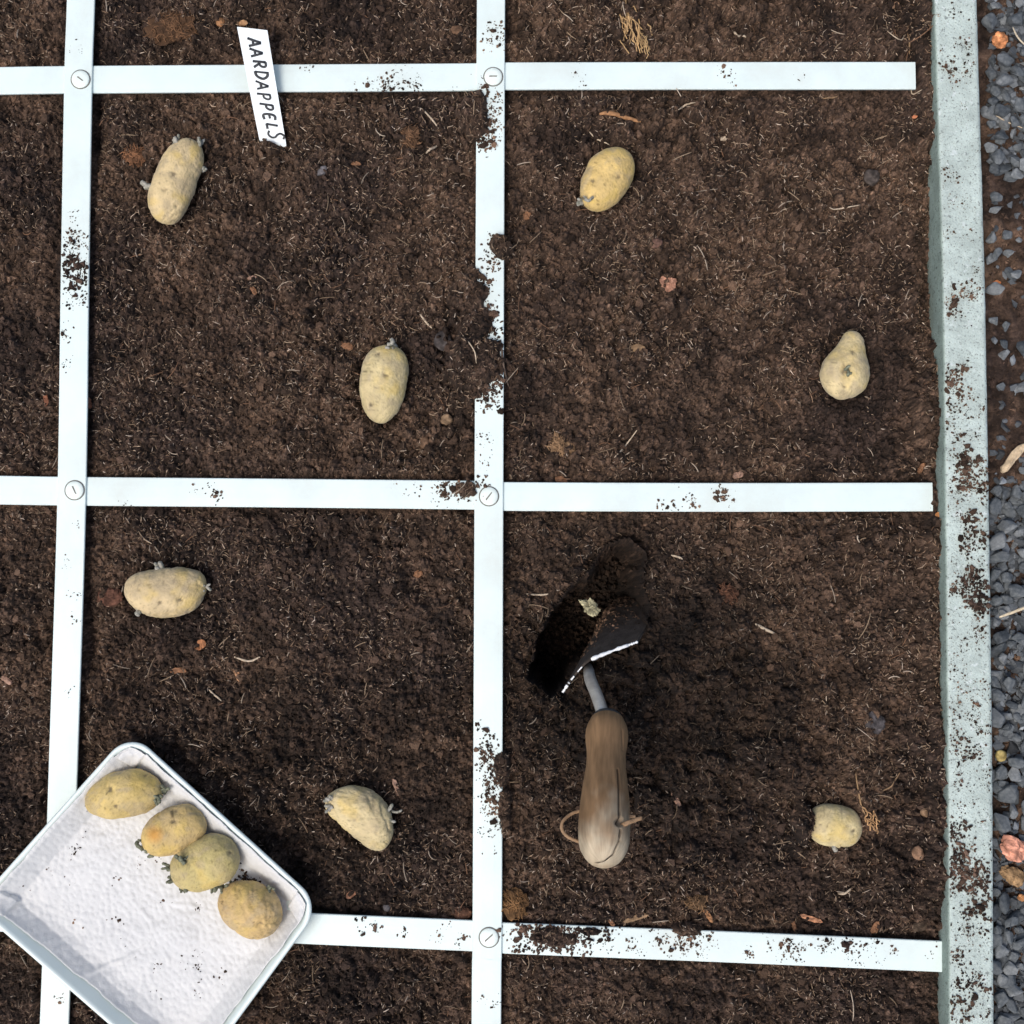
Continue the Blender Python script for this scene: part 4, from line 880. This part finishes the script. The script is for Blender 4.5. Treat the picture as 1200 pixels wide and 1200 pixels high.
CH = [
 ('wood_chip', 746, 406, 27, 11, -8, TAN, 'brown oval wood chip in the upper right square'), ('wood_chip', 866, 556, 13, 8, 20, PK, 'pink wood chip just above the middle slat'),
 ('wood_chip', 658, 562, 15, 9, -20, OR, 'orange wood chip above the middle slat next to the tan clod'), ('wood_chip', 487, 673, 15, 10, 35, OR, 'orange wood chip below the middle slat left of the centre slat'),
 ('wood_chip', 206, 786, 21, 7, 5, OR, 'narrow orange wood chip below the kidney-shaped potato'), ('wood_chip', 233, 756, 15, 11, 40, (.30, .13, .06), 'reddish chip below right of the kidney-shaped potato'),
 ('wood_chip', 953, 1079, 27, 6, -18, (.45, .22, .12), 'long orange wood chip above the lower right slat'), ('wood_chip', 933, 1087, 14, 5, -75, OR, 'short upright orange chip beside the long orange chip'),
 ('wood_chip', 792, 937, 22, 6, -62, PK, 'pinkish wood sliver right of the trowel handle'), ('wood_chip', 464, 923, 20, 6, -70, PK, 'pale pink sliver above the wrinkled potato'),
 ('wood_chip', 1028, 1089, 16, 8, 60, OR, 'orange chip left of the dark bark chunk'), ('wood_chip', 1082, 548, 14, 6, 60, OR, 'small orange chip at the end of the middle slat'),
 ('wood_chip', 1099, 604, 9, 7, 0, (.5, .22, .08), 'tiny bright orange chip below the end of the middle slat'), ('wood_chip', 418, 193, 12, 5, -5, OR, 'small orange chip in the upper left square below the slat'),
 ('wood_chip', 294, 324, 12, 5, 5, PK, 'small pink chip right of the dirty left slat'), ('wood_chip', 297, 340, 11, 6, -60, OR, 'small tan chip in the upper left square under the pink chip'),
 ('wood_chip', 102, 470, 16, 6, -70, RED, 'dark red chip beside the left slat'), ('wood_chip', 51, 467, 17, 6, -75, RED, 'red sliver left of the left slat'),
 ('wood_chip', 276, 790, 19, 6, -65, (.4, .22, .12), 'tan sliver in the lower left square'), ('wood_chip', 5, 797, 16, 7, -35, PK, 'pinkish chip at the left edge of the photo'),
 ('wood_chip', 406, 404, 16, 10, -30, OR, 'brown bark chip left of the egg-shaped potato top'), ('wood_chip', 716, 1080, 12, 6, -60, OR, 'orange chip above the soil pile on the lower slat'),
 ('wood_chip', 830, 1073, 18, 6, -55, (.3, .15, .07), 'brown sliver above the lower slat right of the soil pile'), ('wood_chip', 410, 1050, 13, 8, 35, (.24, .12, .075), 'brown chip right of the tray corner'),
 ('wood_chip', 850, 157, 8, 5, 0, PALE, 'pale yellow fleck right of the golden oval potato'), ('wood_chip', 618, 250, 10, 9, 30, OR, 'small brown chip right of the centre slat'),
 ('wood_chip', 1050, 3, 11, 7, 20, (.42, .25, .15), 'tan chip at the top edge of the photo'), ('wood_chip', 1073, 135, 7, 4, 0, (.5, .2, .1), 'tiny orange chip below the end of the upper slat'),
 ('wood_chip', 745, 1075, 30, 6, 18, TAN, 'pale splinter above the lower slat right of centre')]
for i, (nm, px, py, l, w_, an_, c, lb) in enumerate(CH): chip(nm, px, py, l, w_, an_, c, lb, seed=i)
STW = [
 ('twig', [(702, 136), (715, 135.5), (732, 139), (751, 143)], 5.2, (.33, .17, .08), 'short orange-brown twig above the golden oval potato', 'twig'),
 ('root_strand', [(691, 153), (700, 162), (715, 168)], 1.8, PALE, 'curved white root strand between twig and golden potato', 'root'),
 ('straw', [(886, 731), (897, 737), (911, 743)], 3.4, PALE, 'pale straw bit right of the trowel hole', 'straw'),
 ('straw', [(794, 131), (803, 123), (816, 119)], 2.2, PALE, 'pale bent straw below the upper right slat', 'straw'),
 ('root_strand', [(720, 536), (733, 522), (748, 502)], 1.6, PALE, 'thin pale root strand right of the tan clod', 'root'),
 ('straw', [(1040, 36), (1055, 47), (1062, 38)], 1.5, PALE, 'bent straw above the end of the upper slat', 'straw'),
 ('straw', [(1066, 36), (1067, 62)], 1.8, TAN, 'upright straw above the end of the upper slat', 'straw'),
 ('straw', [(494, 127), (503, 135), (514, 150)], 2.0, PALE, 'tan straw below the upper slat near the centre slat', 'straw'),
 ('straw', [(499, 178), (506, 173), (512, 168)], 2.8, PALE, 'short pale straw left of the centre slat', 'straw'),
 ('straw', [(1080, 106), (1072, 107), (1070, 100)], 1.4, PALE, 'fine straw tip by the end of the upper slat', 'straw'),
 ('straw', [(859, 33), (866, 41), (873, 47)], 3.0, PALE, 'pale split straw above the upper right slat', 'straw'),
 ('straw', [(965, 114), (982, 112)], 2.0, TAN, 'tan straw lying along the upper right slat', 'straw'),
 ('straw', [(1008, 240), (980, 245), (972, 243)], 1.6, PALE, 'pale straw in the upper right square near the slab', 'straw'),
 ('root_strand', [(1003, 905), (1005, 925), (1008, 943), (1013, 955)], 2.0, (.30, .19, .10), 'tan root strand above the small smooth potato', 'root'),
 ('root_strand', [(1033, 928), (1045, 922), (1057, 906)], 1.8, TAN, 'forked tan root strand above right of the small potato', 'root'),
 ('straw', [(543, 398), (556, 415), (559, 430)], 1.4, PALE, 'thin pale straw on the soil pushed against the centre slat', 'straw'),
 ('straw', [(492, 368), (499, 377), (506, 384)], 2.2, PALE, 'pale straw above right of the egg-shaped potato', 'straw'),
 ('straw', [(588, 408), (590, 430), (596, 452)], 2.6, (.14, .10, .075), 'dark twig leaning on the right edge of the centre slat', 'twig'),
 ('straw', [(273, 770), (290, 775), (304, 770)], 2.4, PALE, 'curved pale straw below the kidney-shaped potato', 'straw'),
 ('straw', [(243, 808), (252, 816), (260, 821)], 2.2, PALE, 'pale straw in the lower left square', 'straw'),
 ('straw', [(617, 696), (632, 697), (647, 696)], 2.0, PALE, 'pale horizontal straw left of the trowel hole', 'straw'),
 ('straw', [(788, 650), (795, 652), (801, 655)], 2.4, PALE, 'short white straw right of the trowel hole', 'straw'),
 ('straw', [(1000, 1042), (992, 1048), (985, 1050)], 2.4, PALE, 'white straw below the small smooth potato', 'straw')]
for nm, pts, w_, c, lb, ct in STW: straw(nm, pts, w_, c, lb, ct)
# dry root tangle at the top, small root crown beside the small potato
def tangle(name, px, py, rx, ry, n, col, label, seed, spread=1.0):
    r = np.random.default_rng(seed); parts = []; c0 = P(px, py, 0); g = float(soil_h(c0[0], c0[1]))
    for k in range(n):
        a = r.uniform(0, 6.28); p0 = np.array([r.normal(0, .45)*rx, r.normal(0, .5)*ry]); dirr = r.normal(math.pi*.58, .35)
        pts = []
        for t in np.linspace(-1, 1, 6):
            q = p0+np.array([math.cos(dirr), -math.sin(dirr)])*t*ry*.55*r.uniform(.7, 1.2)+r.normal(0, .9, 2)
            w3 = P(px+q[0], py+q[1], 0); w3[2] = g+.001+max(0, .005*(1-(q[0]/rx)**2-(q[1]/ry)**2*.7))*r.uniform(.3, 1); pts.append(w3)
        parts.append(tube(smoothpath(pts, 14), .00045*r.uniform(.7, 1.3), 5))
    Vt, Ft = join(parts); cc = np.repeat(np.array(col)[None]*1.0, len(Vt), 0)*np.repeat(r.uniform(.6, 1.35, n), 70)[:len(Vt), None]
    o = mk(name, Vt, Ft, M['chip'], origin=(c0[0], c0[1], g), col=cc); tag(o, label, 'roots')
for o, px, py, a, b, c in CLODS:
    me = o.data; n = len(me.vertices); co_ = np.zeros(n*3); me.vertices.foreach_get('co', co_); co_ = co_.reshape(-1, 3)
    r = np.random.default_rng(int(px)); parts = []; up = np.where(co_[:, 2] > np.percentile(co_[:, 2], 45))[0]; m = int(20+a*b/14)
    for k in range(m):
        v = co_[r.choice(up)]+np.array(o.location); th = r.uniform(0, 6.28); l = r.uniform(.0015, .0045); bd = r.normal(0, .6)
        parts.append(tube([v+np.array([math.cos(th+bd*t)*l*t, math.sin(th+bd*t)*l*t, .0003-.0005*abs(t)]) for t in np.linspace(-1, 1, 5)], .00028*r.uniform(.7, 1.5), 4))
    Vt, Ft = join(parts); st_ = mk('strands', Vt, Ft, M['chip'], o, col=np.repeat(np.array(c)[None]*r.uniform(.7, 2.0, (m, 1)), 20, 0)); st_['kind'] = 'stuff'
tangle('root_tangle', 738, 30, 13, 20, 26, (.42, .27, .13), 'tangle of dry straw-coloured roots above the upper right slat', 5)
tangle('root_tangle', 756, 51, 7, 14, 12, (.38, .25, .12), 'thin tail of dry roots just above the upper right slat', 6)
tangle('root_tuft', 1018, 957, 10, 14, 10, (.36, .21, .10), 'small tan root crown right of the small smooth potato', 7)

# ------------------------------------------------------------------ gravel beyond the slab
def stone_mesh(seed):
    r = np.random.default_rng(seed); bm = bmesh.new()
    pts = r.normal(0, 1, (15, 3)); pts /= np.linalg.norm(pts, axis=1)[:, None]; pts *= r.uniform(.8, 1.08, (15, 1))*np.array([1.15, .9, .62])
    for q in pts: bm.verts.new(q)
    bmesh.ops.convex_hull(bm, input=bm.verts)
    bmesh.ops.delete(bm, geom=[v for v in bm.verts if not v.link_faces], context='VERTS')
    bmesh.ops.bevel(bm, geom=list(bm.edges), offset=.07, segments=1, affect='EDGES', profile=.5)
    me = bpy.data.meshes.new('gravel_stone'); bm.to_mesh(me); bm.free()
    return me
def stone_mat(name, c, c2):
    return mat(name, c, .72, scale=2.6, color2=c2, spec=.35)
SM = [stone_mat('slate_gravel_a', (.075, .085, .092), (.14, .152, .158)), stone_mat('slate_gravel_b', (.042, .049, .055), (.09, .10, .106)), stone_mat('slate_gravel_c', (.13, .14, .145), (.22, .232, .235))]
variants = []
for k in range(12):
    me = stone_mesh(70+k); me.materials.append(SM[(0, 1, 0, 2)[k % 4]]); variants.append(me)
def dens(py):
    return np.interp(py, [-200, 0, 40, 120, 150, 195, 210, 540, 570, 620, 700, 860, 900, 920, 950, 975, 1000, 1060, 1300], [1, 1, 1, 1, .8, .9, .06, .06, .5, 1, .9, .85, .35, .15, .2, .5, .8, 1, 1])
placed = []; tries = 0
while len(placed) < 300 and tries < 30000:
    tries += 1
    px = rng.uniform(1158, 1212); py = rng.uniform(-15, 1215)
    e = slab_x(py, SR)
    r_ = np.clip(rng.normal(9.6, 2.8), 5, 16)
    if px < e-5+r_*.25 or rng.random() > dens(py): continue
    lay = 0
    ov = [q for q in placed if math.hypot(q[0]-px, q[1]-py) < (q[2]+r_)*0.62]
    if len(ov) > 0:
        if len(ov) > 3 or max(q[3] for q in ov) >= 1 or rng.random() < .35: continue
        lay = 1
    placed.append((px, py, r_, lay))
SKIP = [(1172, 47, 15), (1172, 885, 12), (1188, 995, 18), (1188, 1028, 18)]
for px, py, r_, lay in placed:
    if any(math.hypot(px-a, py-b) < c+r_*.6 for a, b, c in SKIP): continue
    R = r_*PX; w3 = P(px, py, GZ0+.006); g = float(ground2_h(w3[0], w3[1])); zc = g+R*.30+lay*R*0.85
    w3 = P(px, py, zc)
    o = bpy.data.objects.new('gravel_stone', variants[int(rng.integers(12))]); COL.objects.link(o)
    o.location = tuple(w3); o.rotation_euler = (rng.normal(0, .35), rng.normal(0, .35), rng.uniform(0, 6.28)); o.scale = (R*rng.uniform(.9, 1.2), R*rng.uniform(.8, 1.1), R*rng.uniform(.8, 1.2))
    tag(o, 'angular blue-grey slate gravel stone lying beside the concrete edging', 'gravel stone', 'slate gravel beside the edging')
# grit between the stones
py = rng.uniform(-30, 1230, 5000); px = rng.uniform(1160, 1215, 5000); k = (rng.random(5000) < dens(py)*.5) & (px > slab_x(py, SR)+2); px, py = px[k], py[k]
q = P(px, py, GZ0+.004); r = rng.uniform(.0012, .0034, len(px)); q[:, 2] = ground2_h(q[:, 0], q[:, 1])+r*.5
gs = crumbs('gravel_grit', q, r, np.array([.085, .093, .10])*np.exp(rng.normal(0, .4, (len(px), 1))), M['stone']); tag(gs, 'fine grey grit between the gravel stones beside the edging', 'grit', kind='stuff')
# the same gravel carrying on out of the frame
gp = []; 
x = rng.uniform(0.382, 0.62, 900); y = rng.uniform(-.55, .55, 900); r = rng.uniform(.004, .008, 900); z = np.array([ground2_h(a, b) for a, b in zip(x, y)])+r*.3
gc = np.array([.12, .135, .15])*rng.uniform(.5, 1.6, (900, 1)); gs = crumbs('gravel', np.stack([x, y, z], 1), r, gc, M['stone']); tag(gs, 'slate gravel carrying on beyond the edging', 'gravel', kind='stuff')
def g2(px, py): 
    c = P(px, py, GZ0+.004); return float(ground2_h(c[0], c[1]))
clod('brick_fragment', 1172, 47, 17, 19, 0, (.50, .21, .09), 'bright orange brick fragment in the gravel at the top right', 'brick piece', .28, g2(1172, 47)+.004, .7, 51)
clod('yellow_pebble', 1173, 886, 13, 14, 0, (.42, .32, .12), 'round yellow pebble against the concrete edging', 'pebble', .1, g2(1173, 886)+.002, .8, 52)
clod('brick_fragment', 1189, 994, 26, 34, 60, (.52, .24, .16), 'salmon pink brick fragment at the right edge of the photo', 'brick piece', .3, g2(1189, 994)+.004, .6, 53)
clod('brown_stone', 1187, 1027, 30, 20, -35, (.24, .15, .075), 'brown stone below the salmon pink brick fragment', 'stone', .3, g2(1187, 1027)+.003, .6, 54)
clod('brick_fragment', 1198, 1052, 10, 8, 0, (.5, .24, .1), 'small orange brick fragment at the right edge below the brown stone', 'brick piece', .3, g2(1198, 1052)+.003, .7, 55)
clod('brick_fragment', 1168, 331, 8, 6, 0, (.5, .18, .07), 'tiny orange brick fragment in the earth right of the edging', 'brick piece', .3, g2(1168, 331)+.001, .7, 57)
chip('dry_leaf', 1186, 537, 42, 11, 52, (.55, .42, .27), 'dry curled straw-coloured leaf right of the edging', 'leaf', g2(1186, 537)+.004, 71, .003)
straw('straw', [(1163, 723), (1182, 716), (1215, 703)], 3.2, (.6, .5, .34), 'long pale straw stalk across the gravel right of the edging', 'straw', GZ0+.021)
straw('straw', [(1180, 40), (1186, 52), (1200, 66)], 2.0, (.5, .42, .3), 'pale root strand on the gravel beside the orange brick fragment', 'straw', GZ0+.019)
straw('straw', [(1160, 130), (1180, 142), (1200, 150)], 1.6, (.5, .4, .28), 'pale straw on the earth right of the edging near the top', 'straw', GZ0+.006)
